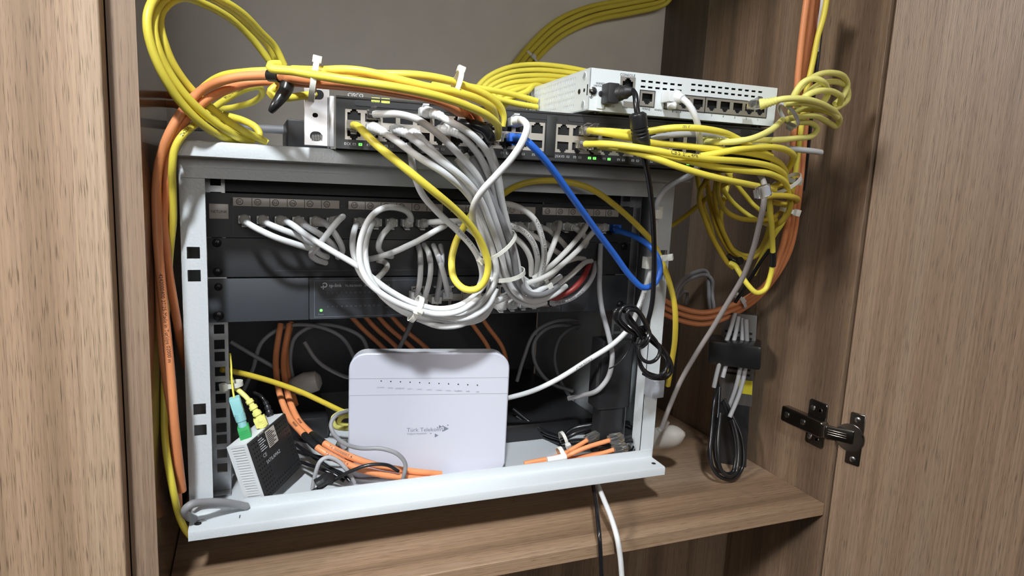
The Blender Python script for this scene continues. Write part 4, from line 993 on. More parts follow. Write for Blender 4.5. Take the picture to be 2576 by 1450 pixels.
    # four leads standing up out of the switch's first ports
    for k, (lb, pts) in enumerate((
        ('first white lead rising from the lower switch', [(1047,745,-18),(1055,716,-30),(1058,680,-34),(1057,640,-26),(1052,618,-4)]),
        ('second white lead rising from the lower switch', [(1063,762,-18),(1077,720,-34),(1083,676,-36),(1078,640,-28),(1064,616,-4)]),
        ('third white lead rising from the lower switch', [(1098,756,-18),(1104,720,-30),(1109,680,-32),(1110,645,-26),(1106,618,-4)]),
        ('fourth white lead rising from the lower switch, leaning right at its foot', [(1126,744,-18),(1122,715,-34),(1112,675,-38),(1101,642,-28),(1090,618,-4)]))):
        o = cable(lb, pts, 'lightgrey' if k == 2 else 'white', 3.0); plug(o, 0, (0, -1, 0), 'plastic_white', None, 1 if k != 1 else -1)
        s_ = sat(o, pts[2][0], pts[2][1]-20); tape(o, s_-4, s_+4, 1.06, 'lightgrey', name='marker_sleeve')
    tie('white tie holding the low loops of leads together', aY(1046, 778, -80), (1, 0, -0.45), 9, 13, None, 0.0, wd=5.2, tail=5)

    # ---- blue cable
    bl = cable('blue cable slanting from the long switch across to the right post and back', [(1296,346,YC(1296)-14),(1318,350,-166),(1345,374,-168),(1392,430,-160),(1442,500,-146),(1500,580,-126),(1545,640,-112),(1588,698,-102),(1620,724,-98),(1648,712,-94),(1661,680,-92),(1656,648,-90),(1636,617,-82),(1600,594,-60),(1568,583,-46),(1550,578,-34),('w', px_of(24)+4.3, -17, 90.5)], 'blue', 3.3)
    plug(bl, 1, (0, -1, 0), 'blue', None, -1)
    plug(bl, 0, CFR.ey*-1, 'blue', None, -1)
    # ---- yellow arch to the right post
    cable('shade-toned yellow cable arching under the rack top and down past the right post', [(1230,520,-40),(1262,492,-66),(1300,468,-78),(1350,456,-82),(1420,457,-84),(1485,475,-88),(1550,520,-86),(1610,578,-80),(1650,630,-76),(1680,700,-78),(1697,770,-82),(1698,850,-74),(1690,910,-60),(1680,970,-40)], 'shadeyellow', 3.3)
    # ---- power lead of the firewall with its ferrite
    pl = power('black power cable with ferrite bead hanging from the white firewall', [(1592,229,-176),(1598,240,-182),(1600,262,-186),(1604,292,-188),(1610,340,-186),(1616,376,-182),(1627,425,-172),(1638,500,-152),(1645,600,-126),(1645,690,-112),(1640,765,-106),(1626,820,-104),(1612,850,-104)], 'black', 2.7, rr=6.0)
    pin(pl)
    PB = Frame(FFR.w((fx(1534, 238)[0]-8, 0, fx(1534, 238)[1])), FFR.ex, FFR.ey, FFR.ez)
    q0 = PB.on(1532, 222); q1 = PB.on(1590, 262)
    b = MB(); b.box(-1.5, 10, -16, -0.9, -9.5, 8.5, PB, 1.5); b.build('plug', 'dark_grey_plastic', pl)
    b = MB(); e = aY(1592, 229, -176); s_ = PB.w((10, -11, 0)); b.sweep([s_, s_+(e-s_)*0.3, s_+(e-s_)*0.35, s_+(e-s_)*0.6, s_+(e-s_)*0.65, e], [7.5, 7.0, 6.2, 6.2, 5.2, 3.4], 14); b.build('boot', 'dark_grey_plastic', pl)
    P_, r_ = PATH[pl.name]; f0_, f1_ = sat(pl, 1604, 286), sat(pl, 1616, 376)
    R = []
    Q = sub(P_, f0_, f1_, 60)
    for k in range(60):
        t = k/59; base = 8.0
        if t < 0.06: base = 5.2+2.8*t/0.06
        if t > 0.90: base = 8.0-3.2*(t-0.90)/0.10
        if 0.36 < t < 0.62 and int((t-0.36)/0.045) % 2 == 0: base -= 0.9
        R.append(base)
    fb = MB().sweep(Q, R, 20).build('ferrite_bead', 'black_plastic', pl)
    # the coil it ends in, hooked on the right post
    ck = coil('black cable coil bound in the middle hanging on the right post', [
        [(1614,846,-104),(1590,838,-108),(1562,820,-112),(1545,797,-114),(1552,778,-114),(1575,788,-112),(1600,820,-110),(1630,852,-108),(1668,888,-108),(1687,925,-108),(1680,945,-108),(1650,945,-106),(1620,930,-106),(1606,890,-106),(1612,850,-104)],
        [(1606,845,-112),(1578,825,-116),(1558,800,-118),(1566,775,-118),(1590,770,-118),(1612,790,-116),(1628,820,-114),(1640,850,-112),(1668,880,-112),(1680,915,-114),(1668,940,-114),(1640,948,-114),(1616,930,-112),(1604,895,-110),(1610,860,-110)],
        [(1615,852,-116),(1600,830,-120),(1578,805,-122),(1580,782,-122),(1600,782,-122),(1618,806,-120),(1632,836,-118),(1652,862,-118),(1660,885,-120),(1650,905,-120),(1630,912,-120),(1612,900,-118),(1606,875,-116),(1614,850,-114)],
        [(1620,850,-106),(1650,866,-104),(1680,896,-104),(1690,930,-104),(1676,950,-104),(1642,952,-102),(1618,940,-102)]], 'black', 2.1, 'power_cable', 'power cable')
    b = MB()
    for k in range(2):
        c_ = aY(1612+k*3, 846+k*6, -112); ax = dirY(aY(1590, 825, -112), aY(1640, 872, -112)); u = np.array([0, -1.0, 0]); u -= ax*np.dot(u, ax); u /= np.linalg.norm(u); v = np.cross(ax, u)
        b.sweep([c_+u*math.cos(a)*12+v*math.sin(a)*11+ax*math.sin(a*1)*2 for a in np.linspace(0, 2*math.pi, 30)[:-1]], 2.0, 8, closed=True)
    b.build('binding_turn', 'black', ck)
    cable('thin black wire tie hanging from the coil', [(1590,856,-106),(1582,880,-104),(1565,905,-102),(1545,922,-100),(1532,928,-98)], 'black', 0.8, 'wire_tie', 'wire tie')
    # ---- white uplink: firewall to the router
    wl = cable('long white cable from the firewall down along the right post to the router', [(1718,249,-176),(1732,262,-182),(1748,290,-186),(1757,322,-184),(1762,368,-178),(1760,410,-168),(1738,440,-150),(1705,455,-132),(1672,478,-112),(1656,505,-100),(1651,540,-82),(1648,600,-68),(1643,660,-66),(1628,712,-68),(1608,770,-66),(1585,822,-60),(1545,864,-54),(1480,906,-42),(1400,956,-22),(1340,984,-8),(1285,1000,6),(1250,1008,18)], 'white', 3.1)
    pin(wl)
    printed(wl, 'ETL VERIFIED', 1622, 738, 3.6, (0, -1, 0)); printed(wl, 'E191078 4PR/1P', 1490, 900, 3.4, (0, -1, 0.3), rev=False)
    q = fx(1676, 248); pf = Frame(FFR.w((q[0], 0, q[1])), FFR.ex, FFR.ey, FFR.ez)
    pg = MB().box(-5.9, 5.9, -15, -0.9, -4.5, 5.5, pf, 0.6).build('plug', 'plastic_white', wl)
    q2 = pf.w((4, -12, 0.5)); e = aY(1718, 249, -176)
    b = MB(); n_ = 18; Q = [q2+(e-q2)*t for t in np.linspace(0, 1, n_)]; b.sweep(Q, [6.6-2.6*(k/(n_-1))-(0.6 if k > 4 and k % 4 < 2 else 0) for k in range(n_)], 14); b.build('boot', 'plastic_white', wl)
    MB().sweep([pf.w((-1, -9, -5)), pf.w((-1, -12, -9)), pf.w((0, -13, -8.5)), pf.w((4, -13, -4))], [3.0, 4.2, 4.0, 2.0], 12).build('latch_cover', 'plastic_white', wl)
    for y_, lb in ((533, 'upper white clip on the right post holding the white cable'), (660, 'lower white clip beside the right post')):
        c_ = aY(1656 if y_ < 600 else 1632, y_, -90 if y_ < 600 else -70); tag(MB().box(c_[0]-4, c_[0]+5, c_[1]-2, c_[1]+8, c_[2]-8, c_[2]+6, b=1.0).build('cable_clip', 'nylon', origin=c_), lb, 'cable clip')
    tie('white tie head gripping the shade-toned yellow cable at the right post hole', aY(1668, 650, -86), (0.3, 0, -1), 6, 6, None, -0.8, wd=4)

    # ---- yellow cables at the right end of the long switch
    def ye(label, pts, **k): return cable(label, pts, k.pop('m', 'yellow'), k.pop('r', 3.2), **k)
    def clr(o, up=1): plug(o, 0, CFR.ey*-1, 'clear', None, up)
    y1 = ye('upper yellow cable passing behind the ferrite bead', [(1482,329,YC(1482)-14),(1505,331,-168),(1540,337,-172),(1580,345,-172),(1635,358,-172),(1717,367,-176),(1812,377,-180),(1892,384,-178),(1942,398,-170),(1968,420,-158),(1976,446,-146),(1960,458,-138)]); clr(y1)
    y2 = ye('yellow cable arching highest over its neighbours at the right', [(1500,330,YC(1500)-14),(1530,331,-164),(1580,335,-168),(1632,331,-176),(1685,323,-184),(1749,323,-190),(1812,334,-190),(1852,350,-184),(1892,371,-176),(1940,392,-166)]); clr(y2)
    y3 = ye('yellow cable in the middle of the right hand bundle', [(1472,363,YC(1472)-14),(1527,363,-172),(1590,371,-184),(1641,380,-190),(1701,390,-194),(1781,400,-194),(1876,407,-188),(1939,420,-176),(1970,440,-162),(1978,462,-150)]); clr(y3, -1)
    printed(y3, 'CB S  ETL 4PR', 1685, 388, 5.0, (0, -1, 0.4))
    y4 = ye('lowest yellow cable of the right hand bundle, sagging most', [(1506,368,YC(1506)-14),(1570,372,-172),(1620,382,-182),(1656,395,-190),(1703,415,-196),(1765,437,-198),(1828,453,-194),(1890,464,-184),(1925,470,-172),(1950,478,-160)]); clr(y4, -1)
    y5 = ye('yellow cable making the square bend at the far right of the bundle', [(1760,386,-176),(1800,380,-180),(1870,371,-186),(1938,369,-184),(1982,377,-174),(1997,393,-164),(1988,414,-152),(1975,440,-140),(1972,470,-132)])
    y6 = ye('yellow cable running under the middle one towards the knot', [(1560,370,-166),(1640,388,-182),(1720,404,-188),(1800,420,-188),(1870,430,-182),(1940,440,-172),(1975,455,-160),(1984,480,-148)])
    printed(y2, 'm r', 1715, 322, 5, (0, -1, 0.4))
    gk = cable('grey cable poking out to the right of the yellow bundle', [(1638,352,-166),(1662,345,-170),(1700,340,-172),(1760,341,-172),(1830,351,-170),(1900,366,-168),(1990,379,-170),(2045,383,-172),(2066,386,-172)], 'lightgrey', 3.1)
    # knot and drop
    y7 = ye('yellow cable dropping from the knot to a black taped bend low down', [(1990,470,-140),(1965,462,-138),(1940,480,-136),(1936,520,-128),(1941,563,-120),(1944,629,-108),(1944,660,-104),(1938,694,-100),(1925,728,-98),(1904,737,-98),(1882,718,-94),(1857,680,-86),(1849,668,-80),(1836,662,-74)], r=3.1)
    tape(y7, sat(y7, 1944, 634), sat(y7, 1943, 668), 1.3, label='black tape on the hanging yellow cable')
    y8 = ye('shade-toned yellow loop curling round the knot at the right', [(1930,478,-150),(1970,466,-154),(1992,476,-150),(1996,500,-142),(1990,530,-136),(1968,558,-122),(1944,570,-106)], m='shadeyellow')
    y9 = ye('yellow loop wrapped level across the knot', [(1921,494,-172),(1950,488,-160),(1986,490,-152),(1997,502,-138),(1972,512,-124),(1938,508,-122)], m='shadeyellow')
    yA = ye('straight yellow cable running down the right board from the top', [(2081,-10,-110),(2071,45,-108),(2058,90,-106),(2044,160,-104),(2030,222,-102),(2018,300,-100),(2008,380,-98),(1998,450,-96),(1986,510,-92),(1968,560,-86),(1948,590,-78),(1920,640,-60),(1896,690,-40)])
    mlist = [
     ('shade-toned yellow cable, first from the left of those hanging beside the post', [(1700,436,-38),(1712,460,-40),(1735,495,-44),(1765,540,-46),(1792,597,-46),(1831,655,-42),(1845,668,-38)]),
     ('shade-toned yellow cable hanging from under the long switch to the taped knot', [(1756,436,-30),(1772,480,-36),(1788,530,-38),(1810,590,-38),(1847,652,-36)]),
     ('shade-toned yellow cable swinging in a shallow bowl below the bundle', [(1768,440,-60),(1790,490,-66),(1822,530,-70),(1860,548,-72),(1910,549,-74),(1950,540,-76),(1976,520,-80)]),
     ('shade-toned yellow cable slanting up to the right beside the post', [(1690,568,20),(1720,547,4),(1752,521,-12),(1813,470,-40),(1850,450,-60)]),
     ('bright yellow cable slanting down to the right under the bundle', [(1776,422,-20),(1800,452,-20),(1822,482,-24),(1846,512,-26),(1885,543,-34),(1918,560,-56),(1943,566,-100)]),
     ('second bright yellow cable slanting down right, nearer the board', [(1826,432,-20),(1850,462,-20),(1874,490,-22),(1892,512,-24),(1914,532,-40),(1938,552,-94)]),
     ('yellow cable forming the deep bow under the knot', [(1840,428,-10),(1832,462,-10),(1822,500,-14),(1814,535,-18),(1816,570,-22),(1833,616,-28),(1858,638,-34),(1889,643,-40),(1912,628,-48),(1930,590,-58),(1938,537,-70),(1934,500,-84)]),
     ('second yellow cable of the deep bow, just below the first', [(1786,424,-60),(1790,470,-50),(1800,530,-46),(1822,590,-44),(1848,634,-44),(1880,652,-48),(1908,642,-54),(1930,610,-64),(1950,550,-80)]),
     ('yellow cable crossing steeply behind the bow', [(1750,440,-10),(1756,470,-10),(1764,500,-10),(1772,530,-12),(1784,560,-14),(1800,610,-16),(1822,640,-20)])]
    for k, (lb, pts) in enumerate(mlist): ye(lb, pts, m='shadeyellow' if k in (0, 1, 2, 3, 7) else 'yellow', r=3.0)
    tw2 = cable('black tape band knotting the hanging yellow cables together', [(1826,652,-40),(1838,660,-42),(1850,664,-46),(1860,662,-52)], 'black_tape', 5.0, 'tape_band', 'tape')
    tie('white tie head at the right of the yellow knot', aY(1975, 462, -148), (0.5, 0.1, -0.8), 12, 20, None, 1.6, wd=4)
    lp = empty('loose_connector', aY(1920, 482, -196)); tag(lp, 'clear loose cable connector stuck to the front of the yellow knot', 'connector')
    LF2 = Frame(aY(1920, 482, -196), (0.9, -0.2, 0.38), (0.2, 1, 0), (-0.38, 0, 0.92))
    MB().box(-5.8, 6.2, -4, 4, -5.9, 5.9, LF2, 0.5).box(-8.8, -5.8, -3, 3, -4, 4, LF2).build('connector_body', 'clear', lp)
    MB().box(0, 5, -4.3, -3.9, -4.6, 4.6, LF2).build('contact_row', 'plastic_grey', lp)
    # grey cable from the connector to the bottom right
    cable('long grey cable slanting from the yellow knot down to the white adapter', [(1908,430,-170),(1922,470,-180),(1920,510,-180),(1910,565,-168),(1894,630,-150),(1870,695,-130),(1832,760,-110),(1790,830,-90),(1750,893,-74),(1712,960,-60),(1682,1030,-48),(1664,1078,-40)], 'taupe', 3.0)

    # ---- pale yellow coil of patch cable
    pc = cable('pale yellow patch cable leaving the last used firewall port in a tangled coil', [(1912,263,-186),(1935,258,-192),(1965,250,-198),(2005,248,-200),(2045,254,-196),(2080,268,-188),(2104,286,-176),(2112,304,-166),(2104,318,-160),(2080,306,-166),(2050,292,-172),(2010,294,-176),(1980,300,-176)], 'paleyellow', 3.1)
    plug(pc, 0, FFR.ey*-1, 'clear', 'paleyellow', 1, 16)
    pcl = [
     [(1990,262,-180),(2000,235,-186),(2020,208,-190),(2045,198,-192),(2068,205,-192),(2080,222,-186),(2082,240,-180),(2066,262,-176),(2040,275,-172)],
     [(1985,272,-176),(1999,240,-176),(2030,205,-174),(2065,186,-170),(2100,184,-166),(2124,194,-160),(2132,215,-156),(2122,240,-154),(2100,262,-156)],
     [(2010,258,-168),(2040,226,-164),(2075,208,-160),(2112,208,-156),(2132,224,-150),(2132,250,-148),(2112,268,-150),(2085,280,-156)],
     [(2000,268,-186),(2030,240,-190),(2064,228,-190),(2098,232,-184),(2116,246,-178),(2112,262,-172)],
     [(1975,260,-188),(2010,258,-192),(2050,264,-190),(2085,276,-182),(2106,296,-174)],
     [(1985,282,-168),(2020,275,-172),(2060,276,-170),(2095,286,-164)],
     [(1968,302,-172),(1940,326,-184),(1892,346,-190),(1850,352,-186),(1800,353,-178),(1770,352,YC(1770)-14)]]
    for i, l in enumerate(pcl): MB().sweep(run(l, 3.1, OWN[0]), 3.1, 12).build('loop' if i < 6 else 'tail', 'paleyellow', pc)
    pe = cable('pale yellow cable with a hairpin bend below the coil', [(1780,362,YC(1780)-14),(1820,358,-176),(1880,356,-180),(1940,354,-178),(2003,348,-172),(2045,341,-166),(2056,324,-164),(2040,310,-164),(2012,308,-160),(1990,310,-154)], 'paleyellow', 3.0); plug(pe, 0, CFR.ey*-1, 'paleyellow', 'paleyellow', 1, 14)
    tie('pale tie cinching the pale yellow coil near the firewall corner', aY(1984, 290, -178), (0.7, 0, 0.7), 8, 15, None, 2.2, wd=4, m='lightgrey')
    # ---- orange bundle on the right
    for k, (lb, dx) in enumerate((('left orange cable of the three rising up the right board', -18), ('middle orange cable of the three rising up the right board', -5), ('right orange cable of the three rising up the right board', 9))):
        Y = -86+k*7
        o = cable(lb, [(2050+dx,-20,Y-16),(2041+dx*1.1,60,Y-14),(2030+dx*1.1,160,Y-12),(2022+dx*1.1,260,Y-10),(2014+dx,360,Y-8),(2008+dx*0.8,450,Y-6),(2000+dx*0.8,520,Y),(1992+dx*0.8,580,Y+10),(1976+dx*0.8,640,Y+22),(1942+dx*0.6,704-dx*0.3,Y+40),(1896+dx*0.3,752+dx*0.5,Y+60),(1840,786+dx*1.0,Y+80),(1770,806+dx*1.1,Y+96),(1700,792+dx*1.2,Y+110),(1650,768+dx*1.3,Y+130),(1600,745+dx,Y+150)], 'orange', 3.6)
    cable('thin black cable behind the orange ones on the right board', [(2071,-10,-98),(2066,60,-92),(2060,120,-90),(2052,190,-88),(2044,260,-84),(2032,380,-80),(2020,480,-76)], 'black', 2.2, 'data_wire', 'wire')
    cable('white cable just visible between the orange and yellow at the top right', [(2072,-14,-106),(2068,20,-104),(2062,60,-98),(2054,130,-92)], 'white', 2.6)
    cable('dark cable running beside the orange ones down into the corner', [(1936,628,-70),(1916,655,-60),(1894,690,-50),(1870,730,-36),(1850,760,-20)], 'black', 2.6)
    tie('white tie on the orange cables beside the yellow knot', aY(1994, 455, -100), (-0.1, 0.1, -1), 10, 10, None, 0.2, wd=5)
    tie('white tie on the orange cables a little below the knot', aY(1986, 532, -88), (-0.2, 0.1, -1), 10, 11, None, 0.0, wd=5)
    tie('dusty tie on the orange cables where they bend low', aY(1862, 756, -6), (-0.8, 0.3, -0.6), 12, 12, None, 0.4, m='offwhite', wd=4)
    # ---- yellow stack behind the firewall and the bundle going up the back wall
    for k in range(7):
        t = k/6
        cable(('topmost', 'second', 'third', 'fourth', 'fifth', 'sixth', 'lowest')[k]+' of the yellow cables heaped behind the white firewall',
          [(1192+k*7, 232+k*9-(k == 0)*2, 40-k*8), (1225+k*5, 196+k*11, 45-k*9), (1275+k*2, 172+k*13, 50-k*10), (1340, 163+k*14, 58-k*10), (1410, 168+k*13, 64-k*5), (1480, 182+k*11, 66-k*4), (1560, 205+k*8, 62-k*3)], 'yellow', 3.4)
    for k, lb in enumerate(('first lower yellow cable running right under the heap', 'second lower yellow cable running right under the heap')):
        cable(lb, [(1150+k*8, 212+k*20, -30), (1200+k*8, 222+k*15, -30), (1250, 230+k*18, -28), (1300, 240+k*20, -24), (1360, 256+k*14, -20)], 'yellow', 3.2)
    for k, lb in enumerate(('upper', 'second', 'third', 'lower')):
        off = (k-1.5)*14
        cable(lb+' yellow cable of the four climbing the grey back wall', [(1240+k*8, 250+k*6, 285), (1290+k*8, 185+off*0.7, 300), (1340+k*5, 125+off*0.75, 312), (1400+k*4, 72+off*0.8, 318), (1480+k*3, 36+off*0.7, 318), (1580, 16+off*0.6, 314), (1680, -2+off*0.5, 308), (1790, -30+off*0.5, 300)], 'yellow', 3.9)
    tie('clear tie on the yellow cables climbing the back wall', aY(1335, 142, 310), (0.6, 0, 0.75), 6, 17, None, 0.1, m='nylon', wd=4)
    cable('dark grey printed cable lying along the back of the rack top', [(440,318,150),(520,320,150),(600,322,150),(680,325,150),(740,328,150)], 'grey', 5.0)
    cable('dim grey cable hanging behind the low loops towards the router', [(1050,780,60),(1036,810,90),(1020,845,108),(1000,885,120),(982,930,130)], 'grey', 3.0)

    # ------------------------------------------------------------------ inside the lower part of the rack
    FZ = ZB+2
    # connectors on the fibre box
    tp = lambda x, y: aY(x, y, -30)
    fc = cable('thin yellow fibre lead entering the turquoise connector', [(577,890,10),(580,920,2),(582,955,-8),(586,985,-18),(589,1002,-22)], 'yellow', 1.0, 'fibre_cable', 'fibre cable')
    pin(fc, 1)
    a_, b_ = aY(589, 1000, -22), aY(622, 1108, -30); d_ = b_-a_; dn = d_/np.linalg.norm(d_)
    CFm = Frame(a_, np.cross((0, -1, 0), dn), (0, 1, 0.1), -dn); L_ = np.linalg.norm(d_)
    MB().box(-5.2, 5.2, -4, 4, -L_*0.40, 0, CFm, 1.2).box(-4.4, -3.2, -4.8, -4, -L_*0.34, -2, CFm).box(3.2, 4.4, -4.8, -4, -L_*0.34, -2, CFm).build('connector_sleeve', 'aqua', fc)
    MB().sweep([CFm.w((0, 0, -L_*0.38)), CFm.w((0, 0, -L_*0.55)), CFm.w((0, 0, -L_*0.56)), CFm.w((0, 0, -L_*0.74))], [5.6, 5.2, 4.4, 4.4], 14).build('connector_neck', 'aqua', fc)
    b = MB(); b.box(-5.4, 5.4, -4.6, 4.6, -L_*1.02, -L_*0.66, CFm, 0.4)
    for k in range(6): b.box(-5.5, 3.6, -5.0, -4.5, -L_*0.98+k*2.1, -L_*0.98+k*2.1+1.0, CFm)
    b.build('connector_shell', 'green', fc)
    yl = cable('yellow patch lead with a ribbed boot plugged into the fibre box', [(664,1077,-14),(654,1055,-14),(640,1030,-12),(622,1003,-8),(602,984,-2),(588,972,6),(580,950,20)], 'paleyellow', 2.6)
    pin(yl)
    P_, r_ = PATH[yl.name]; Q = sub(P_, 2, 36, 40)
    MB().sweep(Q, [5.4-1.6*(k/39)-(1.3 if k % 8 in (5, 6, 7) else 0) for k in range(40)], 14).build('boot', 'paleyellow', yl)
    d_ = dirY(aY(654, 1055, -14), aY(666, 1082, -14)); F_ = Frame(aY(652, 1052, -14), np.cross((0, -1, 0), d_), (0, 1, 0), -d_)
    MB().box(-6, 6, -4.4, 4.4, -9, 1, F_, 0.8).build('plug_collar', 'paleyellow', yl); MB().box(-5.8, 5.8, -4, 4, -16, -9, F_, 0.3).build('plug', 'clear', yl)
    pb_ = power('short black power lead with ribbed boot at the back of the fibre box', [(686,1062,18),(678,1040,18),(670,1018,20),(658,1000,24),(640,990,34)], 'black', 1.9)
    pin(pb_)
    P_, r_ = PATH[pb_.name]; Q = sub(P_, 0, 26, 30); MB().sweep(Q, [5.0-2.4*(k/29)-(0.8 if k % 6 > 3 else 0) for k in range(30)], 12).build('boot', 'black_plastic', pb_)
    tie('white tie on the thin yellow fibre at the left rail', aY(586, 967, 2), (0.1, 0, -1), 7, 9, None, 0.9, wd=5)
    # yellow cable slanting behind
    cable('yellow cable slanting across behind the fibre box', [(556,930,36),(580,934,40),(640,948,50),(700,966,58),(760,988,62),(820,1016,64),(862,1036,64),(900,1050,66)], 'shadeyellow', 3.2)
    cable('pale yellow curl beside the white router', [(880,1034,34),(856,1040,26),(838,1052,24),(842,1072,26),(866,1078,34),(890,1076,44)], 'paleyellow', 3.0)
    cable('second pale yellow curl just inside the first beside the router', [(886,1046,40),(862,1050,34),(852,1062,34),(868,1070,40),(892,1068,50)], 'paleyellow', 2.8)
    gr = cable('grey lead draped over the lower front of the white router', [(905,1026,40),(872,1037,14),(846,1047,0),(833,1068,-6),(840,1092,-14),(866,1116,-30),(905,1128,-46),(960,1129,-54),(1000,1142,-56),(1019,1164,-54),(1016,1192,-48),(1008,1215,-40)], 'grey', 2.3)
    # orange pair with tape
    for k, lb in enumerate(('upper orange cable of the pair lying along the rack floor', 'lower orange cable of the pair lying along the rack floor')):
        o = cable(lb, [(728-k*22,815,170-k*8),(714-k*20,900,150-k*8),(720-k*20,975,110-k*8),(746-k*19,1050,50-k*6),(778-k*17,1088+k*2,10-k*6),(812-k*14,1114+k*12,-20-k*4),(852-k*10,1138+k*16,-32-k*4),(905-k*6,1160+k*19,-38-k*4),(960,1176+k*19,-40-k*4),(1030,1188+k*17,-40-k*4),(1110,1196+k*15,-40-k*4)], 'orange', 3.8)
        if k == 0: tape(o, sat(o, 785, 1092), sat(o, 815, 1116), 1.06, label='black tape joining the orange pair')
        else: tape(o, sat(o, 766, 1095), sat(o, 800, 1126), 1.06, label='black tape joining the orange pair')
        printed(o, '0000000', 748-k*6, 1062+k*6, 3.6, (0, -1, 0.5)); printed(o, 'TA 00000000T 4', 826-k*8, 1128+k*10, 3.8, (0, -1, 0.5))
    cable('dark orange cable hanging in the shadow at the back left', [(735,810,200),(722,880,190),(726,950,170),(744,1020,140)], 'orange', 3.8)
    # orange patch ends at the right
    oe = [((1320,1172,-32),(1400,1153,-36),(1440,1132,-34),(1478,1108,-28)), ((1330,1174,-36),(1405,1156,-40),(1470,1128,-44),(1535,1108,-46)), ((1340,1176,-34),(1420,1160,-38),(1480,1142,-34),(1515,1128,-24)), ((1400,1172,-40),(1450,1160,-42),(1500,1146,-46),(1545,1132,-48))]
    for k, p in enumerate(oe):
        o = cable(('shortest', 'topmost', 'half covered', 'lowest')[k]+' of the orange patch ends tied together at the rack front', list(p), 'orange', 2.9)
        d_ = PATH[o.name][0][-1]-PATH[o.name][0][-4]; plug(o, 1, -d_, 'clear', None, 1, ln=17); 
    tie('white tie on the orange patch ends near the front bar', aY(1412, 1150, -42), (0.95, 0, 0.25), 9, 12, None, 0.4, wd=5)
    cable('pale sleeve of the orange patch ends beside the tie', [(1378,1162,-42),(1400,1158,-44),(1425,1152,-46)], 'white', 4.6, 'cable_sleeve', 'sleeve')
    cable('white wire arching over the black leads near the fibre box', [(788,1232,-44),(796,1190,-46),(808,1160,-46),(826,1151,-44),(850,1160,-42),(874,1186,-42),(890,1216,-40)], 'lightgrey', 2.2, 'thin_wire', 'wire')
    for k, (lb, p) in enumerate((
        ('black lead passing through the black sleeve on the rack floor', [(760,1248,-46),(800,1226,-46),(840,1206,-48),(880,1186,-50),(930,1170,-52),(975,1171,-52),(1002,1186,-48)]),
        ('black lead fanning out above the sleeve on the rack floor', [(738,1104,32),(800,1118,2),(850,1130,-4),(880,1150,-10)]),
        ('second black lead fanning beside the orange pair', [(740,1134,26),(800,1150,-16),(850,1158,-20),(890,1160,-22)]),
        ('third black lead lying flat on the rack floor', [(748,1162,18),(810,1180,-28),(845,1190,-34),(870,1205,-40)]),
        ('fourth black lead curling round behind the sleeve', [(745,1120,30),(800,1160,-14),(830,1182,-26),(860,1196,-38),(880,1214,-44)]))):
        power(lb, p, r=2.0)
    cable('short black plastic sleeve gathering the thin leads', [(798,1225,-47),(815,1217,-48),(836,1210,-49)], 'black_plastic', 6.5, 'cable_sleeve', 'sleeve')
    lc = empty('loose_connector', aY(862, 1125, 5)); tag(lc, 'clear loose connector on the rack floor left of the router', 'connector')
    MB().box(-6, 6, -7, 5, -4.5, 4.5, Frame(aY(862, 1120, 5), (0.9, -0.3, 0.2), (0.3, 0.9, 0), (-0.2, 0, 1)), 0.6).build('connector_body', 'clear', lc)
    MB().box(-4, 4, -7.4, -7, -3, 3, Frame(aY(862, 1120, 5), (0.9, -0.3, 0.2), (0.3, 0.9, 0), (-0.2, 0, 1))).build('contact_row', 'plastic_grey', lc)
    cable('grey hose like cable bent round the lower left corner of the frame', [(620,1268,-50),(560,1262,-72),(510,1264,-84),(478,1270,-92),(464,1282,-92),(470,1300,-84),(486,1306,-74)], 'grey', 3.6)
    cable('second grey cable tucked under the bent one at the lower left corner', [(580,1274,-62),(540,1272,-72),(505,1276,-78),(490,1284,-76)], 'lightgrey', 2.6)
    # dark coils behind
    for k, (lb, p, m_) in enumerate((
        ('grey cable coil ring, outer turn, dim at the back right of the rack', [(1300,960,150),(1318,900,150),(1345,838,150),(1400,808,152),(1470,812,154),(1510,850,156),(1512,920,156),(1480,985,150),(1420,1010,146)], 'grey'),
        ('grey cable coil ring, inner turn, dim at the back right of the rack', [(1440,985,140),(1380,960,140),(1345,910,142),(1345,860,146),(1380,825,150),(1440,822,152),(1490,845,154)], 'grey'),
        ('grey cable loop dim behind the router on its right', [(1440,1010,146),(1410,960,150),(1395,900,150),(1410,850,150),(1450,822,150),(1500,830,152)], 'grey'),
        ('dim grey loop at the back left of the rack', [(610,990,180),(636,930,180),(660,860,180),(720,822,182),(800,822,184),(860,850,184),(890,900,184),(900,960,184)], 'grey'),
        ('second dim grey loop at the back left of the rack', [(740,970,190),(728,905,190),(740,850,190),(790,820,190),(850,822,190),(910,850,190),(930,900,190)], 'grey'),
        ('dim thin grey wire crossing the back left of the rack', [(580,860,170),(630,890,170),(690,925,168),(720,945,166)], 'grey'),
        ('dim grey cable sinking behind the router at the left', [(765,860,160),(800,910,158),(860,945,156),(900,955,156)], 'grey'))):
        cable(lb, p, m_, 2.8)
    for k in range(6):
        cable('dark orange cable slanting down in the shadow behind the router', [(850+k*34+(k > 3)*160, 755, 236), (905+k*34+(k > 3)*150, 820, 232), (968+k*36+(k > 3)*118, 880, 228), (1020+k*34+(k > 3)*84, 940, 224), (1050+k*30+(k > 3)*60, 1000, 220)], 'orange', 3.6, group='dark orange cables behind the router')
    cable('grey cable hanging inside the right of the rack and hooking back at its foot', [(1508,615,-4),(1506,660,-14),(1506,720,-24),(1514,780,-32),(1530,840,-42),(1540,895,-44),(1532,945,-42),(1505,980,-30),(1470,995,4),(1435,1003,16)], 'lightgrey', 3.1)
    for k, x in enumerate((1595, 1612)):
        cable(('left', 'right')[k]+' grey cable of the two running down inside the right side of the rack', [(x-4,480,60),(x,560,56),(x-2,640,50),(x-8,700,44),(x-8,770,40),(x+6,820,40),(x+14,870,44)], 'offwhite', 3.0)
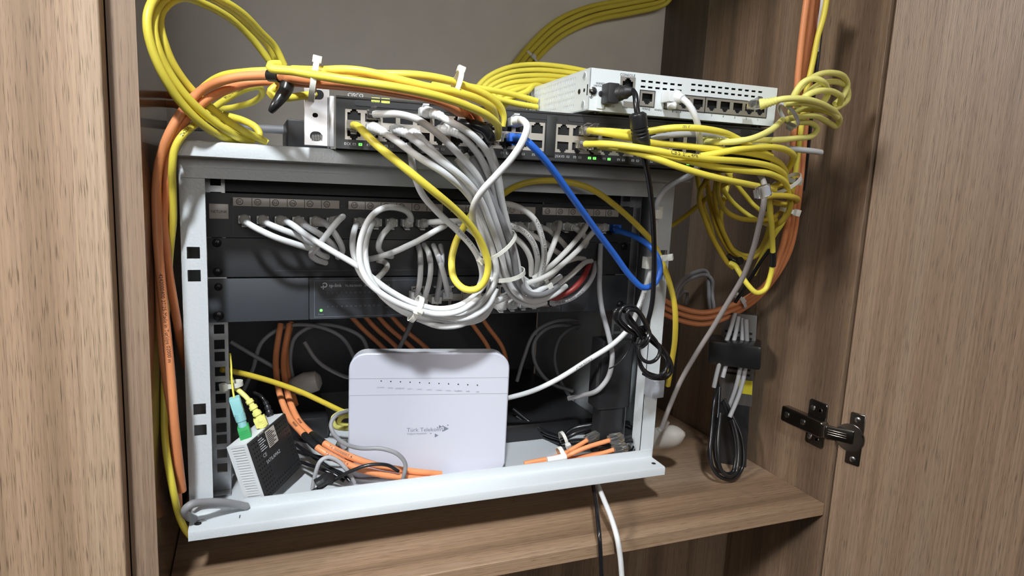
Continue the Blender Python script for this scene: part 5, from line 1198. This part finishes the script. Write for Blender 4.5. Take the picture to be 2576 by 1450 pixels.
    cable('pale cable at the inner right side of the rack, behind the black lead', [(1625,480,30),(1622,560,20),(1612,640,14),(1600,700,10)], 'lightgrey', 2.8)
    # black adapter standing at the back right, strapped bundle of black flex
    ad = empty('power_adapter', (216, -18, FZ)); tag(ad, 'tall black power adapter standing inside the rack at the right post', 'power adapter')
    MB().box(194, 239, -33, -4, -134, -46, b=3).build('adapter_body', 'black_plastic', ad); MB().box(200, 232, -30, -8, FZ+0.3, -133, b=2).build('adapter_socket', 'black_plastic', ad)
    MB().box(193.2, 194.2, -30, -24, -112, -78).build('label_edge', 'clear', ad)
    tag(MB().box(84, 238, 44, 285, FZ+0.2, FZ+24, b=4).build('power_adapter', 'black_plastic'), 'flat black box added to darken the rack floor behind the router, at its right', 'power adapter')  # stands for a dark flat thing and darkens the floor; not a known adapter
    tag(MB().box(-196, -112, 118, 290, FZ+0.2, FZ+30, b=4).build('power_adapter', 'black_plastic'), 'flat black box added to darken the floor at the back left of the rack', 'power adapter')  # added black cover for the too bright floor, no adapter known here
    wp_ = tag(MB().sweep([aY(742, 985, 150), aY(744, 975, 148), aY(770, 965, 146), aY(798, 958, 144), aY(806, 956, 143)], [6, 13, 15, 13, 7], 20).build('round_plug', 'adapter_white'), 'pale plug dim in the shadow behind the fibre box', 'plug')
    bf = coil('black flex folded and strapped on the rack floor at the right', [
        [(1412,1108,10),(1450,1092,0),(1500,1082,-6),(1550,1074,-10),(1590,1078,-16),(1612,1095,-24),(1610,1125,-34),(1590,1142,-40)],
        [(1416,1116,4),(1460,1100,-4),(1520,1090,-10),(1565,1084,-16),(1592,1095,-24),(1596,1118,-32),(1580,1140,-38)],
        [(1420,1122,0),(1470,1108,-8),(1530,1100,-14),(1568,1096,-22),(1582,1110,-30),(1576,1132,-36)],
        [(1418,1100,14),(1440,1080,12),(1500,1066,6),(1560,1062,0),(1605,1070,-8),(1618,1090,-14)]], 'black', 3.1, 'power_cable', 'power cable')
    tie('small white tie round the folded black flex', aY(1418, 1108, 0), (0.9, 0, 0.3), 9, 11, None, 0.3, wd=4, m='offwhite')
    sk = [(1300,1060,60),(1340,1085,50),(1380,1100,40),(1400,1110,30)]
    for k in range(5):
        power('black flex spreading out behind the strapped fold', [(1290+k*8, 1030+k*18, 70-k*4), (1330+k*6, 1062+k*12, 56), (1370+k*4, 1088+k*8, 40), (1412, 1106+k*4, 14)], r=2.4, group='black flex behind the fold')
    # grey plug box on the right post
    gb = tag(MB().box(-8.5, 8.5, -9, 9, -11, 11, Frame(aY(1646, 975, -70), (1, 0, 0.02), (0, 1, 0), (0, 0, 1)), 1.6).build('cable_connector', 'plastic_grey'), 'grey block connector clipped on the right post below the black coil', 'connector')
    ORI[gb.name] = np.array(gb.location)/S
    MB().text('TZ', Frame(aY(1650, 965, -79), (1, 0, 0.02), (0, 1, 0), (0, 0, 1)), -4, -3, 7.5, -0.4).build('embossed_letters', 'lightgrey', gb)

    # ------------------------------------------------------------------ right of the rack
    wa = empty('plug_adapter', aY(1690, 1140, -20)); tag(wa, 'dusty white round plug lying beside the right post on the shelf', 'plug')
    a_, b_ = aY(1640, 1106, 10), aY(1722, 1092, -24); Q = [a_+(b_-a_)*t for t in np.linspace(0, 1, 12)]
    MB().sweep(Q, [13.5, 14, 14.4, 14.6, 14.8, 15, 15, 14.6, 13.6, 11.5, 8, 3], 24).build('plug_body', 'adapter_white', wa)
    MB().sweep([aY(1664, 1085, -4), aY(1672, 1070, -6), aY(1680, 1060, -8)], [6, 4.2, 3.2], 12).build('cord_neck', 'adapter_white', wa)
    bc = coil('black glossy cable hank hanging to the shelf at the right', [
        [(1806,968,0),(1798,1000,-12),(1793,1040,-20),(1790,1090,-30),(1786,1140,-38),(1794,1180,-44),(1816,1203,-48),(1846,1204,-48),(1866,1180,-44),(1870,1140,-38),(1862,1090,-30),(1844,1050,-20),(1822,1005,-10)],
        [(1810,975,2),(1806,1040,-12),(1800,1090,-22),(1798,1140,-30),(1806,1176,-36),(1824,1192,-38),(1842,1190,-38),(1850,1160,-34),(1848,1110,-26),(1836,1060,-16),(1818,1010,-8)],
        [(1812,1040,-26),(1808,1090,-36),(1806,1140,-44),(1814,1182,-50),(1830,1198,-54),(1850,1190,-52),(1858,1150,-46),(1854,1100,-36),(1842,1055,-26)],
        [(1800,1045,-4),(1790,1100,-12),(1784,1148,-20),(1796,1180,-26),(1822,1190,-28)]], 'black', 2.7, 'power_cable', 'power cable')
    gcs = empty('power_supply', aY(1840, 1030, 10)); tag(gcs, 'perforated metal power supply leaning in the dark right corner with a yellow sticker', 'power supply')
    G0 = aY(1806, 1012, 16)
    GF = Frame(G0, (0.74, -0.67, 0.0), (0.67, 0.74, 0), (-0.06, 0.0, 1))
    MB().box(0, 46, 0, 16, 0, 132, GF, 1.5).build('metal_case', 'case_metal', gcs)
    MB().box(3, 43, 1, 15, G0[2]*-1+ZS+0.5, 0, GF, 1).build('dark_base', 'black_plastic', gcs)  # base added under the case, black to match the dark there
    b = MB()
    for i in range(9): b.box(5, 41, -0.5, 0.3, 44+i*7.5, 47+i*7.5, GF)
    b.build('vent_slot', 'hole', gcs)
    MB().box(27, 45, -0.7, 0, 18, 38, GF).build('sticker', 'yellow_label', gcs)
    bd = tag(MB().box(-15, 54, -32, 18, 62, 96, GF, 5).build('hook_strap', 'black_tape'), 'black hook strap wrapped round the power supply and its cables', 'strap')
    for k, (lb, p) in enumerate((
        ('left grey cord strapped to the power supply', [(1850,788,4),(1838,830,2),(1820,880,-4),(1806,930,-6),(1796,975,-4)]),
        ('second grey cord strapped to the power supply', [(1858,796,2),(1848,850,-2),(1832,900,-6),(1818,950,-8)]),
        ('third grey cord strapped to the power supply', [(1868,800,-2),(1868,860,-6),(1864,920,-12),(1850,980,-14),(1828,1040,-12)]),
        ('right grey cord strapped to the power supply', [(1876,804,-6),(1878,870,-10),(1874,930,-16),(1860,990,-20),(1836,1050,-20)]))):
        cable(lb, p, 'lightgrey', 3.0, 'power_cable', 'power cable')
    for k, lb in enumerate(('outer grey cable of the arch in the dark right corner', 'inner grey cable of the arch in the dark right corner')):
        cable(lb, [(1694+k*4,745+k*10,120),(1712,712+k*8,124),(1745,690+k*7,128),(1790,684+k*7,130),(1825,702+k*8,128),(1852,740+k*6,124),(1868,780,120)], 'grey', 3.0)
    rg = tag(MB().sweep([aY(1788, 765, 190), aY(1792, 764, 182), aY(1796, 763, 174), aY(1798, 762, 170)], [21, 22, 19, 10], 24).build('round_plug', 'adapter_white'), 'round pale plug dim behind the orange cables in the corner', 'plug')
    cable('dim grey cord going into the round pale plug', [(1700,755,150),(1730,735,170),(1760,742,185),(1785,764,190)], 'grey', 2.6, 'power_cable', 'power cable')
    hk = MB().sweep(spline([aX(1836, 1030, XR), aX(1834, 1034, XR)-np.array([10, 0, 0]), aX(1829, 1046, XR)-np.array([18, 0, 0]), aX(1830, 1058, XR)-np.array([20, 0, 0])], 1), 2.0, 10).build('wall_hook', 'nylon'); tag(hk, 'small white hook screwed to the side board low in the right corner', 'hook')
    # cables leaving under the frame, over the shelf edge
    power('black cable coming from under the frame and over the shelf edge', [(1492,1222,-60),(1499,1260,-90),(1504,1310,-122),(1508,1352,-137),(1511,1400,-140),(1514,1460,-140)], r=2.4)
    cable('white cable coming from under the frame and over the shelf edge', [(1504,1222,-60),(1518,1255,-88),(1538,1305,-120),(1552,1352,-139),(1560,1400,-142),(1565,1460,-142)], 'white', 3.0)

DRY = True; wiring(); DRY = False
relax(); RIDX[0] = 0; OWN[0] = 0
wiring()
for o in bpy.data.objects:          # families of like things share a group
    t = o.get('label', '')
    if not o.get('category') or o.get('group'): continue
    for key, g in (('from patch port', 'white leads from the patch panel'), ('rising from the lower switch', 'white leads standing out of the lower switch'),
                   ('heaped behind the white firewall', 'yellow cables heaped behind the firewall'), ('climbing the grey back wall', 'yellow cables on the back wall'),
                   ('big loop', 'yellow cables of the big loop'), ('three rising up the right board', 'orange cables on the right board'),
                   ('strapped to the power supply', 'grey cords strapped to the power supply'), ('orange patch ends tied', 'orange patch ends'),
                   ('of the white plugs leads', 'white leads in the lower plug row'), ('of the pair lying along', 'orange pair on the rack floor')):
        if key in t and o.get('category') != 'cable tie': o['group'] = g
    if o.get('category') == 'cable tie': o['group'] = 'cable ties'
